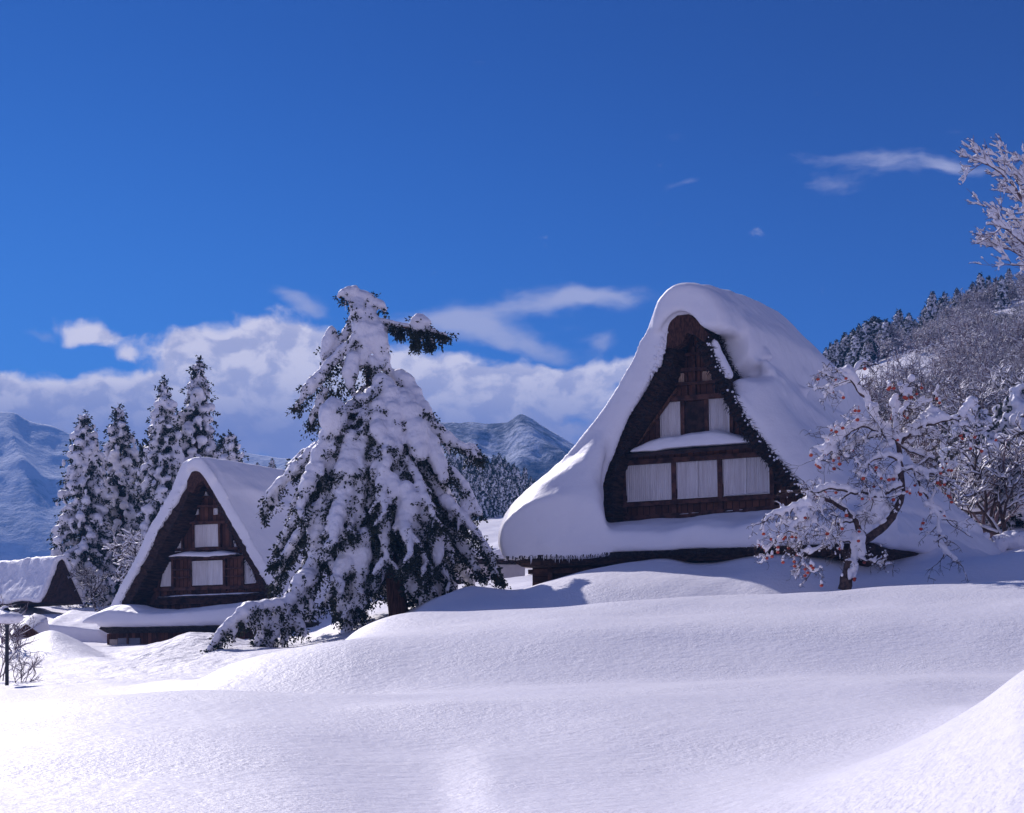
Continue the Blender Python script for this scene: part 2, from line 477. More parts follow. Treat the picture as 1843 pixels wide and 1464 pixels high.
# ---------------------------------------------------------------- ground
ROWS = [  # Y, [(px, py), ...] heights surveyed along rows of the snow field
 (1.5, [(-3000, 3800), (5000, 3600)]),
 (5,  [(-3000, 2000), (0, 1930), (1200, 1900), (1500, 1820), (1843, 1640), (2400, 1350), (5000, 1200)]),
 (10, [(-3000, 1600), (0, 1545), (500, 1530), (800, 1545), (950, 1522), (1200, 1498), (1400, 1452), (1600, 1362), (1700, 1304), (1770, 1258), (1843, 1203), (2100, 1080), (5000, 900)]),
 (14, [(-3000, 1480), (0, 1425), (500, 1405), (780, 1430), (900, 1412), (1200, 1415), (1400, 1392), (1600, 1350), (1750, 1292), (1843, 1248), (2200, 1180), (5000, 1050)]),
 (20, [(-3000, 1370), (-200, 1325), (0, 1312), (150, 1302), (400, 1296), (700, 1308), (1075, 1300), (1400, 1290), (1843, 1262), (2600, 1220), (5000, 1150)]),
 (26, [(-3000, 1340), (-200, 1280), (0, 1262), (150, 1250), (330, 1244), (700, 1247), (1075, 1237), (1400, 1226), (1820, 1211), (2600, 1180), (5000, 1120)]),
 (29, [(-3000, 1340), (0, 1288), (150, 1275), (330, 1264), (500, 1260), (700, 1256), (1075, 1243), (1400, 1228), (1820, 1206), (2600, 1170), (5000, 1110)]),
 (35, [(-3000, 1330), (0, 1282), (200, 1268), (290, 1264), (330, 1243), (380, 1209), (430, 1188), (500, 1169), (600, 1153), (700, 1146), (900, 1136), (1200, 1122), (1843, 1100), (2600, 1060), (5000, 1000)]),
 (38.5, [(-3000, 1300), (0, 1262), (230, 1243), (280, 1226), (330, 1218), (400, 1222), (450, 1212), (560, 1180), (620, 1158), (720, 1139), (900, 1122), (1200, 1106), (1843, 1078), (2600, 1030), (5000, 970)]),
 (43, [(-3000, 1270), (0, 1243), (230, 1233), (330, 1224), (450, 1212), (560, 1190), (615, 1160), (630, 1145), (660, 1126), (700, 1111), (750, 1102), (850, 1095), (1000, 1088), (1200, 1077), (1500, 1061), (1843, 1044), (2600, 1000), (5000, 930)]),
 (46.5, [(-3000, 1250), (0, 1233), (150, 1226), (300, 1214), (430, 1202), (560, 1184), (640, 1165), (720, 1138), (800, 1130), (1000, 1120), (1200, 1108), (1500, 1090), (1843, 1066), (2600, 1000), (5000, 930)]),
 (51, [(-3000, 1240), (0, 1217), (150, 1212), (250, 1203), (350, 1190), (430, 1178), (520, 1168), (640, 1148), (720, 1120), (790, 1090), (850, 1082), (930, 1080), (1000, 1066), (1100, 1050), (1200, 1042), (1300, 1034), (1400, 1016), (1480, 1020), (1560, 1035), (1640, 1030), (1740, 1014), (1843, 1002), (2600, 960), (5000, 900)]),
 (56, [(-3000, 1200), (0, 1192), (100, 1190), (200, 1192), (260, 1186), (340, 1166), (420, 1158), (520, 1160), (640, 1136), (720, 1108), (780, 1075), (850, 1054), (930, 1062), (985, 1048), (1080, 1024), (1150, 1012), (1200, 1006), (1245, 1012), (1290, 1008), (1340, 996), (1380, 988), (1450, 986), (1520, 992), (1600, 1000), (1680, 1002), (1790, 1000), (1843, 998), (2600, 940), (5000, 850)]),
 (60, [(-3000, 1150), (-300, 1150), (0, 1160), (50, 1152), (95, 1137), (135, 1150), (195, 1178), (240, 1172), (300, 1156), (350, 1142), (400, 1146), (470, 1156), (560, 1140), (640, 1110), (720, 1095), (800, 1072), (870, 1062), (940, 1062), (1000, 1050), (1150, 1030), (1300, 1015), (1450, 1000), (1560, 990), (1620, 930), (1660, 935), (1700, 958), (1790, 1002), (1843, 1000), (2600, 930), (5000, 800)]),
 (64, [(-3000, 1150), (0, 1172), (100, 1166), (200, 1178), (300, 1166), (400, 1160), (560, 1140), (640, 1105), (800, 1078), (940, 1062), (1300, 1030), (1500, 990), (1580, 930), (1625, 886), (1660, 910), (1700, 942), (1745, 972), (1790, 1000), (1843, 990), (2600, 900), (5000, 780)]),
 (72, [(-3000, 1130), (0, 1162), (200, 1162), (300, 1156), (420, 1150), (560, 1115), (640, 1085), (700, 1075), (860, 1058), (1000, 1040), (1300, 1000), (1500, 975), (1700, 965), (1843, 950), (2600, 860), (5000, 740)]),
 (85, [(-3000, 1100), (0, 1128), (100, 1122), (200, 1125), (400, 1110), (640, 1075), (860, 1052), (1000, 1030), (1300, 980), (1500, 940), (1700, 920), (1843, 890), (2600, 760), (5000, 640)]),
 (98, [(-3000, 1080), (0, 1094), (60, 1086), (120, 1090), (200, 1090), (400, 1080), (640, 1060), (860, 1040), (1000, 1020), (1300, 950), (1500, 880), (1600, 850), (1700, 830), (1843, 790), (2600, 640), (5000, 540)]),
 (112, [(-3000, 1070), (0, 1084), (150, 1080), (400, 1066), (640, 1050), (860, 1030), (1000, 1005), (1300, 920), (1500, 820), (1600, 780), (1700, 760), (1843, 720), (2600, 560), (5000, 470)]),
 (150, [(-3000, 1030), (0, 1050), (400, 1030), (640, 1010), (860, 985), (1000, 960), (1200, 900), (1400, 800), (1500, 740), (1600, 700), (1700, 668), (1843, 620), (2600, 450), (5000, 380)]),
 (185, [(-3000, 1000), (0, 1030), (400, 1010), (640, 990), (860, 955), (960, 950), (1100, 900), (1300, 780), (1400, 720), (1490, 672), (1560, 650), (1640, 612), (1700, 588), (1760, 560), (1843, 522), (2600, 330), (5000, 250)]),
 (215, [(-3000, 990), (0, 1020), (400, 1000), (640, 980), (840, 942), (900, 935), (960, 932), (1100, 900), (1300, 800), (1400, 740), (1490, 690), (1560, 665), (1640, 630), (1700, 606), (1760, 580), (1843, 540), (2600, 350), (5000, 260)]),
 (300, [(-3000, 1000), (0, 1020), (640, 980), (840, 930), (900, 905), (960, 900), (1100, 880), (1300, 850), (1560, 760), (1843, 640), (2600, 450), (5000, 300)]),
]
def pchip(x, y, xq):
    """monotone cubic; y may be (n,m), one curve for each column"""
    x = np.asarray(x, float); y = np.asarray(y, float)
    if y.ndim == 1: y = y[:, None]; flat = True
    else: flat = False
    h = np.diff(x); d = np.diff(y, axis=0) / h[:, None]
    m = np.zeros_like(y)
    w1 = 2 * h[1:] + h[:-1]; w2 = h[1:] + 2 * h[:-1]
    same = (d[:-1] * d[1:]) > 0
    with np.errstate(divide='ignore', invalid='ignore'):
        hm = (w1 + w2)[:, None] / (w1[:, None] / d[:-1] + w2[:, None] / d[1:])
    m[1:-1] = np.where(same, hm, 0.0); m[0] = d[0]; m[-1] = d[-1]
    i = np.clip(np.searchsorted(x, xq) - 1, 0, len(x) - 2)
    t = ((xq - x[i]) / h[i])[:, None]; hh = h[i][:, None]
    r = (2*t**3 - 3*t**2 + 1) * y[i] + (t**3 - 2*t**2 + t) * hh * m[i] + (-2*t**3 + 3*t**2) * y[i+1] + (t**3 - t**2) * hh * m[i+1]
    return r[:, 0] if flat else r

gx = np.concatenate([np.linspace(-3000, -150, 60, endpoint=False), np.arange(-150, 2000, 4.0), np.linspace(2000, 5000, 60)])
yr = np.array([r[0] for r in ROWS], float)
gy = [yr[0]]
while gy[-1] < yr[-1]:
    y_ = gy[-1]; gy.append(y_ + (0.02 * y_ if y_ < 12 else 0.2 if y_ < 70 else 0.2 + 0.02 * (y_ - 70)))
gy = np.array(gy); gy[-1] = yr[-1]
zr = np.array([(HZ - pchip([p[0] for p in r[1]], [p[1] for p in r[1]], gx)) / Q * r[0] for r in ROWS])
GZ = pchip(yr, zr, gy)                       # rows x cols
def blur(a, n, axis):
    for _ in range(n):
        b = np.copy(a)
        s0 = [slice(None)] * 2; s1 = [slice(None)] * 2; s2 = [slice(None)] * 2
        s0[axis] = slice(0, -2); s1[axis] = slice(1, -1); s2[axis] = slice(2, None)
        b[tuple(s1)] = 0.25 * a[tuple(s0)] + 0.5 * a[tuple(s1)] + 0.25 * a[tuple(s2)]
        a = b
    return a
GZ = blur(GZ, 5, 1); GZ = blur(GZ, 2, 0)
GX = (gx[None, :] - CX) / Q * gy[:, None]; GY = np.repeat((gy * K)[:, None], len(gx), 1)
P3 = np.stack([GX.ravel(), GY.ravel(), np.zeros(GX.size)], 1)
rough = np.zeros(GX.shape)
PXg = np.repeat(gx[None, :], len(gy), 0); Yg = np.repeat(gy[:, None], len(gx), 1)
def bump2(a, c, r): return np.exp(-((a - c) / r) ** 2)
rough += 1.1 * np.clip(1.6 * bump2(PXg, 340, 110) * bump2(Yg, 56.5, 5.5), 0, 1)
rough += 0.30 * bump2(Yg, 48, 5) / (1 + np.exp((PXg - 420) / 40))
far = 1 / (1 + np.exp(-(Yg - 75) / 4))
rough = np.clip(rough, 0, 1)
und = (fbm(P3 / 5.0, 3) - 0.5).reshape(GX.shape)
und2 = (fbm(P3 / 1.1 + 40, 3) - 0.5).reshape(GX.shape)
nearf = 1 / (1 + np.exp((Yg - 47) / 2))
GZ = GZ + und * (0.30 * nearf + 0.5 * (1 - nearf)) * np.clip(Yg / 20, 0.2, 1) * (1 + 0.8 * far) + und2 * (0.02 + 0.10 * (1 - nearf) * 0.5 + 0.25 * rough)
nR, nC = GZ.shape
idx = np.arange(nR * nC).reshape(nR, nC)
fc = np.stack([idx[:-1, :-1], idx[:-1, 1:], idx[1:, 1:], idx[1:, :-1]], -1).reshape(-1, 4)
me = mesh_from(np.stack([GX.ravel(), GY.ravel(), GZ.ravel()], 1), fc, 'snow_ground', True)
a_ = me.attributes.new('rough', 'FLOAT', 'POINT'); a_.data.foreach_set('value', rough.astype(np.float32).ravel())
link('snow_ground', me, M['snow_ground'], kind='structure')

def gz(x, y):
    """ground height under a world point"""
    Y = y / K; px = CX + x * Q / max(Y, 1e-3)
    i = int(np.clip(np.searchsorted(gy, Y) - 1, 0, nR - 2)); j = int(np.clip(np.searchsorted(gx, px) - 1, 0, nC - 2))
    ty = min(max((Y - gy[i]) / (gy[i+1] - gy[i]), 0), 1); tx = min(max((px - gx[j]) / (gx[j+1] - gx[j]), 0), 1)
    return float((GZ[i, j] * (1-tx) + GZ[i, j+1] * tx) * (1-ty) + (GZ[i+1, j] * (1-tx) + GZ[i+1, j+1] * tx) * ty)
def on_ground(px, Y, sink=0.0):
    p = at(px, HZ, Y); return Vector((p.x, p.y, gz(p.x, p.y) - sink))

# ---------------------------------------------------------------- mountains
def mountain(name, crest, Yc, Yb, base_py, amp, seed, mat, nrow=90, step=5, sharp=1.0):
    """a real massif: crest line at depth Yc, flanks falling towards us to depth Yb and away behind"""
    px = np.arange(crest[0][0], crest[-1][0] + 1, step, dtype=float)
    zc = (HZ - pchip([c[0] for c in crest], [c[1] for c in crest], px)) / Q * Yc
    zb = (HZ - base_py) / Q * Yb
    V = []; t = np.concatenate([np.linspace(0, 1, nrow), np.linspace(1.02, 1.5, 14)])
    for s in t:
        Y = Yb + (Yc - Yb) * s
        x = (px - CX) / Q * Yc                       # spurs run straight at us
        prof = s ** 0.9 if s <= 1 else 1 - (s - 1) * 1.6
        z = zb + (zc - zb) * prof
        V.append(np.stack([x, np.full_like(x, Y * K), z], 1))
    V = np.array(V); n, m_, _ = V.shape
    P = V.reshape(-1, 3)
    span = (Yc - Yb) * K
    q = np.stack([(P[:, 0] + 0.45 * (P[:, 1])) / (amp * 2.6), P[:, 1] / (amp * 7.0), np.full(len(P), seed)], 1)
    r = fbm(q, 5, 0.5, True) - 0.55
    fall = np.repeat(np.clip(1 - np.abs(t - 0.55) / 0.55, 0, 1) ** 0.6, m_)
    small = (fbm(P / (amp * 0.35) + seed, 3) - 0.5) * amp * 0.06
    P[:, 2] += r * amp * 1.15 * fall * sharp + small * np.clip(fall + 0.12, 0, 1)
    idx = np.arange(n * m_).reshape(n, m_)
    fc = np.stack([idx[:-1, :-1], idx[:-1, 1:], idx[1:, 1:], idx[1:, :-1]], -1).reshape(-1, 4)
    return link(name, mesh_from(P, fc, name, True), mat, kind='structure')

def mountain_mat(name, sc1, thr, dark, snow):
    m, t, b = new_mat(name)
    g = t.node('ShaderNodeNewGeometry'); P = g.outputs['Position']
    st = t.vmath('MULTIPLY', P, (1.0, 0.55, 0.8))
    n = t.noise(st, sc1, 8, 0.62); n2 = t.noise(P, sc1 * 14, 4, 0.7)
    f = t.ramp(t.math('ADD', t.math('MULTIPLY', n, 0.75), t.math('MULTIPLY', n2, 0.25)), thr - 0.07, thr + 0.06)
    t.l.new(t.mix(f, (*snow, 1), (*dark, 1)), b.inputs['Base Color'])
    b.inputs['Roughness'].default_value = 0.9; b.inputs['Specular IOR Level'].default_value = 0.1
    bp = t.node('ShaderNodeBump'); bp.inputs['Distance'].default_value = 2.0
    t.l.new(n2, bp.inputs['Height']); t.l.new(bp.outputs[0], b.inputs['Normal'])
    return m
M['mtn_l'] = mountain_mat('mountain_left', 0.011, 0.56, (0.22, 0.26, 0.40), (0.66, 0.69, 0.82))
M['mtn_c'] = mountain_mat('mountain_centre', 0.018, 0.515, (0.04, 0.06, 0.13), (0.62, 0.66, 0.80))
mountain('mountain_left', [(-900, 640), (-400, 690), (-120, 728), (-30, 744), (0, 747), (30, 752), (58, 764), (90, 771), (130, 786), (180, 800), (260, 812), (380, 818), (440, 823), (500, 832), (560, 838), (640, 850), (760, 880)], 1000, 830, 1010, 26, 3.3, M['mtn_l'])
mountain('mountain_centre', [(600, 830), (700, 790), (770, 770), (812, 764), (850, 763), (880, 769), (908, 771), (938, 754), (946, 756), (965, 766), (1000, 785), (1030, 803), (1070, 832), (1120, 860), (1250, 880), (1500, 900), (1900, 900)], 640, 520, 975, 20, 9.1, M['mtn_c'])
# ---------------------------------------------------------------- thatched houses
class House:
    def __init__(s, name, px, Y, th, z0, label):
        s.O = at(px, HZ, Y); s.th = math.radians(th); s.c, s.s = math.cos(s.th), math.sin(s.th); s.z0 = z0
        s.root = empty(name, (s.O.x, s.O.y, z0), -s.th, label=label, cat='house')
    def hp(s, px, py, b=0.0):
        u, v = (px - CX) / F, (HZ - py) / F
        a = (u * (s.O.y + b * s.c) - s.O.x - b * s.s) / (s.c + u * s.s)
        d = s.O.y - a * s.s + b * s.c
        return (a, b, v * d - s.z0)
    def az(s, px, py, b=0.0):
        p = s.hp(px, py, b); return (p[0], p[2])
    def w(s, a, b, z=0.0):
        return Vector((s.O.x + a * s.c + b * s.s, s.O.y - a * s.s + b * s.c, z + s.z0))

def resample(pts, n):
    p = np.array(pts, float); d = np.concatenate([[0], np.cumsum(np.linalg.norm(np.diff(p, axis=0), axis=1))])
    q = np.linspace(0, d[-1], n)
    return np.stack([np.interp(q, d, p[:, k]) for k in range(p.shape[1])], 1)

def offset(pl, d):
    """offset of an open polyline towards its left-hand normal; d may vary"""
    p = np.array(pl, float); t = np.gradient(p, axis=0); t /= np.linalg.norm(t, axis=1)[:, None] + 1e-9
    n = np.stack([-t[:, 1], t[:, 0]], 1)
    return p + n * (np.array(d).reshape(-1, 1) if np.ndim(d) else d)

def thatch_shell(h, verge, thick, L, mat, jit=0.05):
    """front-to-back arch of thatch, butt ends shaggy"""
    n = 90
    out = resample([h.az(x, y) for x, y in verge], n); tk = np.where(np.arange(n) < n * 0.42, thick, thick * 0.58); tk = np.convolve(np.pad(tk, 6, 'edge'), np.ones(13) / 13, 'valid'); inn = offset(out, -tk)
    inn[:, 1] = np.minimum(inn[:, 1], out[:, 1] - 0.05)
    bs = [0.0, 0.25, 0.6, 1.2, L * 0.5, L]
    V = []; 
    for bi, b in enumerate(bs):
        o = out.copy(); i_ = inn.copy()
        if bi < 3:
            o = o + (nr.random(o.shape) - 0.5) * jit * 1.4
            i_ = i_ + (nr.random(o.shape) - 0.5) * jit
        jb = (nr.random(n) - 0.5) * (0.16 if bi == 0 else 0.0); jb2 = (nr.random(n) - 0.5) * (0.16 if bi == 0 else 0.0)
        V.append(np.stack([o[:, 0], b + jb, o[:, 1]], 1)); V.append(np.stack([i_[:, 0], b + jb2, i_[:, 1]], 1))
    V = np.concatenate(V); Fs = []
    nb = len(bs)
    def I(bi, side, k): return (bi * 2 + side) * n + k
    for k in range(n - 1):
        Fs.append((I(0, 0, k), I(0, 1, k), I(0, 1, k+1), I(0, 0, k+1)))
        Fs.append((I(nb-1, 0, k), I(nb-1, 0, k+1), I(nb-1, 1, k+1), I(nb-1, 1, k)))
        for bi in range(nb - 1):
            Fs.append((I(bi, 0, k), I(bi, 0, k+1), I(bi+1, 0, k+1), I(bi+1, 0, k)))
            Fs.append((I(bi, 1, k), I(bi+1, 1, k), I(bi+1, 1, k+1), I(bi, 1, k+1)))
    roof = link('thatch_roof', mesh_from(V, Fs, 'thatch_roof'), mat, h.root)
    return out, inn, roof

def straw(h, line, parent, n, ln, mat, down=(0, -1), b=0.0, spread=0.06):
    """loose straw ends poking from an edge; line in (a,z)"""
    L_ = resample(line, 400); mb = MB()
    for _ in range(n):
        k = rnd.randrange(399); p = L_[k]; q = L_[min(k + 1, 399)]
        d = np.array([q[0] - p[0], q[1] - p[1]]); d /= np.linalg.norm(d) + 1e-9
        nrm = np.array([-d[1], d[0]])
        l = ln * rnd.uniform(0.3, 1.0); w = rnd.uniform(0.012, 0.035)
        dr = nrm * rnd.uniform(-1.0, 1.0) + np.array(down) * rnd.uniform(0.2, 1.0); dr /= np.linalg.norm(dr) + 1e-9
        a0, z0 = p[0] + rnd.uniform(-spread, spread), p[1] + rnd.uniform(-spread, spread)
        b0 = b - rnd.uniform(-0.05, 0.10); b1 = b0 - rnd.uniform(0, 0.10)
        mb.add([(a0 - d[0] * w, b0, z0 - d[1] * w), (a0 + d[0] * w, b0, z0 + d[1] * w), (a0 + dr[0] * l, b1, z0 + dr[1] * l)], [(0, 1, 2)])
    return mb.build('straw_fringe', mat, parent, kind='stuff')

def shutter(h, parent, quad, b, mat=None, name='shutter', waves=11):
    """corrugated white storm shutter; quad = px corners TL TR BR BL"""
    tl, tr, br, bl = [np.array(h.hp(x, y, b)) for x, y in quad]
    n = waves * 4; V = []; 
    for k in range(n + 1):
        t = k / n; off = 0.026 * math.sin(2 * math.pi * waves * t)
        p = tl * (1 - t) + tr * t; q = bl * (1 - t) + br * t
        for r_ in (p, q):
            V.append((r_[0], b - 0.02 + off, r_[2]))
    for k in range(n + 1):
        t = k / n
        p = tl * (1 - t) + tr * t; q = bl * (1 - t) + br * t
        for r_ in (p, q): V.append((r_[0], b + 0.05, r_[2]))
    m = 2 * (n + 1); Fs = []
    for k in range(n):
        Fs.append((2*k, 2*k+1, 2*k+3, 2*k+2)); Fs.append((m+2*k, m+2*k+2, m+2*k+3, m+2*k+1))
        Fs.append((2*k, 2*k+2, m+2*k+2, m+2*k)); Fs.append((2*k+1, m+2*k+1, m+2*k+3, 2*k+3))
    Fs.append((0, m, m+1, 1)); Fs.append((2*n, 2*n+1, m+2*n+1, m+2*n))
    o = link(name, mesh_from(V, Fs, name), mat or M['shutter'], parent)
    fr = MB()
    P = [Vector((q[0], b - 0.035, q[2])) for q in (tl, tr, br, bl)]
    for i, j in ((0, 3), (1, 2)): fr.bar(P[i], P[j], 0.035, 0.03)
    fr.bar(P[3], P[2], 0.035, 0.03); fr.bar(P[0], P[1], 0.03, 0.03)
    fr.build('shutter_frame', mat or M['shutter'], o)
    return o

def beams(h, parent, name, segs, b, mat):
    """segs: px endpoints + width (m)"""
    for i, (x0, y0, x1, y1, w) in enumerate(segs):
        mb = MB(); off = 0.013 * (i % 5)
        p, q = h.hp(x0, y0, b), h.hp(x1, y1, b)
        mb.bar((p[0], b - off, p[2]), (q[0], b - off, q[2]), w, 0.14, up=Vector((0, 1, 0)))
        mb.build(name, mat, parent)

def snow_prism(mb, polys):
    """polys: list of (b, [(a,z)...]) equal length"""
    mb.loft([[(p[0], b, p[1]) for p in poly] for b, poly in polys])

def orient(poly):
    p = np.array(poly); x, y = p[:, 0], p[:, 1]
    A = 0.5 * np.sum(x * np.roll(y, -1) - np.roll(x, -1) * y)
    return poly if A > 0 else poly[::-1]

def slab(mb, inner, outer, b0, b1):
    n = 40; i_ = resample(inner, n); o = resample(outer, n)
    poly = [tuple(p) for p in o] + [tuple(p) for p in i_[::-1]]
    return poly

# ======== the large house
HB = House('thatched_farmhouse', 1228, 56, 29.5, 2.2, 'large steep thatched farmhouse under a metre of snow, six white shutters in its dark gable')
h = HB; root = h.root
verge = [(1060, 985), (1072, 935), (1070, 880), (1074, 840), (1090, 800), (1112, 765), (1138, 727), (1166, 680), (1186, 635), (1196, 600), (1206, 580), (1222, 568), (1240, 567), (1258, 578), (1272, 600), (1286, 640), (1312, 690), (1340, 743), (1370, 788), (1400, 824), (1430, 860), (1460, 892), (1500, 935), (1530, 965)]
LB = 18.0
out, inn, roof = thatch_shell(h, verge, 0.80, LB, M['thatch'], 0.05)
straw(h, out[6:84], roof, 1500, 0.34, M['thatch_dark'])
straw(h, inn[6:84], roof, 700, 0.26, M['thatch_dark'], b=0.02)
# shaggy butt end of the thatch: darker bundle ends on its face
mb = MB()
for _ in range(2600):
    k = rnd.randrange(4, 84); t = rnd.random(); p = out[k] * (1 - t) + inn[k] * t
    r_ = rnd.uniform(0.03, 0.07); ang = rnd.random() * 6.28; d = rnd.uniform(-0.17, -0.06)
    mb.add([(p[0] + r_ * math.cos(ang + j * 2.09), d + (0.08 if j else -0.03), p[1] + r_ * math.sin(ang + j * 2.09)) for j in range(3)], [(0, 1, 2)])
mb.build('thatch_butt', M['thatch_dark'], roof)
# brown cut end under the ridge
capx = [(1193, 606), (1203, 584), (1221, 569), (1241, 567), (1259, 580), (1273, 600), (1268, 616), (1252, 604), (1238, 600), (1230, 618), (1214, 628), (1196, 624)]
mb = MB(); cp = orient([h.az(x, y, -0.12) for x, y in capx])
mb.loft([[(p[0], -0.22, p[1]) for p in cp], [(p[0], 0.3, p[1]) for p in cp]])
mb.build('ridge_end', M['thatch_cap'], root)
# gable wall
rb = 1.15
wl = [(q[0], q[1]) for q in offset(out, -0.45)[8:83]]
base_l, base_r = h.az(1070, 960, rb), h.az(1480, 925, rb)
poly = orient([(max(p[0], base_l[0]), p[1]) for p in wl if p[1] > base_r[1]] + [base_r, base_l])
mb = MB(); mb.loft([[(p[0], rb, p[1]) for p in poly], [(p[0], rb + 0.25, p[1]) for p in poly]])
wall = mb.build('gable_wall', M['planks'], root)
yt = lambda x: 838 - 0.066 * (x - 1127)
yb = lambda x: 904 - 0.061 * (x - 1127)
bw = rb - 0.05
for a_, b_ in ((1128, 1167.5), (1169, 1209), (1218, 1254.5), (1256, 1292), (1301, 1341.5), (1343, 1385)):
    shutter(h, root, [(a_, yt(a_)), (b_, yt(b_)), (b_, yb(b_)), (a_, yb(a_))], bw)
shutter(h, root, [(1189, 725), (1224, 723), (1225, 786), (1190, 790)], bw)
shutter(h, root, [(1277, 718), (1312, 716), (1314, 780), (1278, 783)], bw)
shutter(h, root, [(1216, 674), (1231, 673), (1231, 690), (1216, 691)], bw, M['shutter_warm'], 'small_window', 4)
shutter(h, root, [(1266, 670), (1281, 669), (1281, 685), (1266, 686)], bw, M['shutter_warm'], 'small_window', 4)
beams(h, root, 'post', [(1123, 832, 1126, 925, 0.16), (1213, 826, 1215, 925, 0.2), (1296, 821, 1298, 920, 0.2), (1389, 815, 1392, 915, 0.18),
    (1184, 722, 1186, 792, 0.15), (1229, 716, 1230, 790, 0.16), (1272, 714, 1273, 788, 0.16), (1317, 712, 1318, 785, 0.15), (1249, 625, 1251, 715, 0.14), (1106, 862, 1107, 925, 0.12), (1236, 676, 1237, 715, 0.08), (1286, 672, 1287, 712, 0.08)], bw - 0.03, M['beam'])
beams(h, root, 'beam', [(1098, 836, 1410, 815, 0.2), (1100, 912, 1440, 891, 0.16), (1092, 938, 1450, 912, 0.25), (1176, 722, 1328, 710, 0.2), (1192, 694, 1300, 687, 0.12), (1200, 668, 1290, 663, 0.14), (1215, 640, 1280, 636, 0.12),
    (1102, 868, 1122, 867, 0.12), (1098, 888, 1122, 886, 0.12), (1392, 849, 1425, 847, 0.12), (1392, 869, 1430, 867, 0.12), (1150, 760, 1184, 757, 0.12)], bw - 0.08, M['beam'])
beams(h, root, 'brace', [(1219, 700, 1140, 812, 0.09)], bw - 0.2, M['bark'])
# dark infill door between the upper shutters
mb = MB(); q = [h.hp(x, y, bw) for x, y in ((1231, 724), (1270, 722), (1271, 784), (1232, 788))]
mb.loft([[(p[0], bw - 0.02, p[2]) for p in q[::-1]], [(p[0], bw + 0.04, p[2]) for p in q[::-1]]]); mb.build('loft_door', M['dark_wood'], root)

def snow_pad(h, parent, line_px, b0, b1, hgt, voxel=0.06, mat=None, name='shelf_snow', drop=0.0):
    """long snow pad on a shelf; line_px: (px,py) of its foot; heights rise mid-way"""
    pts = resample([h.az(x, y, b0) for x, y in line_px], 24); mb = MB(); polys = []
    prof = [(0, 0), (0.0, 0.4), (0.12, 0.8), (0.45, 1.0), (1.0, 1.0), (1.0, 0)]
    for k, p in enumerate(pts):
        t = k / 23; e = min(1, 3.2 * min(t, 1 - t) + 0.08) ** 0.7 * (0.85 + 0.3 * vnoise([[k * 0.25, 3, 1]])[0]); H_ = hgt * e
        polys.append([(p[0], b0 + (b1 - b0) * x - drop * 0, p[1] + H_ * z) for x, z in prof])
    mb.loft(polys)
    return link(name, remeshed(mb.mesh(), voxel, 6, 0.5, 0.02, 0.4), mat or M['snow_roof'], parent)

# little pent roof between the storeys with its own snow
mb = MB(); A = [h.hp(x, y, 0.35) for x, y in ((1128, 818), (1356, 800))]; Bq = [h.hp(x, y, rb) for x, y in ((1122, 806), (1362, 790))]
for z in (0.0,):
    mb.add([A[0], A[1], Bq[1], Bq[0]] + [(p[0], p[1], p[2] - 0.14) for p in (A[0], A[1], Bq[1], Bq[0])], [(0, 1, 2, 3), (7, 6, 5, 4), (0, 4, 5, 1), (1, 5, 6, 2), (2, 6, 7, 3), (3, 7, 4, 0)])
pent = mb.build('pent_roof', M['dark_wood'], root)
snow_pad(h, pent, [(1132, 814), (1158, 812), (1180, 812), (1200, 807), (1250, 803), (1300, 800), (1352, 796)], 0.3, rb, 0.62)
snow_pad(h, root, [(1218, 927), (1262, 923)], 0.9, rb, 0.06, 0.03, name='sill_snow'); snow_pad(h, root, [(1302, 921), (1345, 918)], 0.9, rb, 0.06, 0.03, name='sill_snow')
snow_pad(h, root, [(1230, 789), (1272, 786)], 0.8, rb, 0.06, 0.03, name='sill_snow')
snow_pad(h, root, [(1300, 893), (1388, 886)], 0.95, rb, 0.05, 0.025, name='sill_snow')

# ---- lower storey under the skirt roof
fs = -1.9                                     # front line of the skirt eave
e0 = h.hp(912, 1012, fs); e1 = h.hp(1378, 984, fs); ez = 0.5 * (e0[2] + e1[2])
aL, aR = e0[0], h.hp(1560, 968, fs)[0]
mb = MB()
def skirt_ring(z, o):
    return [(aL - o + 0.1, fs - o + 0.1, z), (aR + o, fs - o + 0.1, z), (aR + o, LB, z), (aL - o + 0.1, LB, z)]
mb.loft([skirt_ring(ez - 0.30, -0.35)[::-1], skirt_ring(ez + 0.02, 0.02)[::-1], skirt_ring(ez + 0.30, -0.1)[::-1]])
eave = mb.build('eave_thatch', M['thatch'], root)
mb = MB()
for _ in range(2200):                          # straw and small icicles along the eave
    a0 = rnd.uniform(aL, aR); b0 = fs + rnd.uniform(-0.05, 0.25); l = rnd.uniform(0.05, 0.22); w = rnd.uniform(0.015, 0.03)
    mb.add([(a0 - w, b0, ez + 0.12), (a0 + w, b0, ez + 0.12), (a0 + rnd.uniform(-0.05, 0.05), b0 - rnd.uniform(0, 0.1), ez - l + 0.05)], [(0, 1, 2)])
mb.build('straw_fringe', M['thatch_dark'], eave, kind='stuff')
for _ in range(16):
    a0 = h.hp(rnd.uniform(955, 1050), 1005, fs)[0]; l = rnd.uniform(0.1, 0.35); m2 = MB()
    m2.tube([(a0, fs - 0.05, ez + 0.1), (a0, fs - 0.05, ez + 0.1 - l)], [0.03, 0.004], 5); m2.build('icicle', M['snow_tree'], eave)
aw0 = h.hp(952, 1030, -0.6)[0]; aw1 = h.hp(1540, 1000, -0.6)[0]
mb = MB(); mb.box(aw0, aw1 + 0.4, -0.3, LB - 0.6, -2.2, ez - 0.1); mb.build('lower_wall', M['planks_h'], root)
mb = MB()
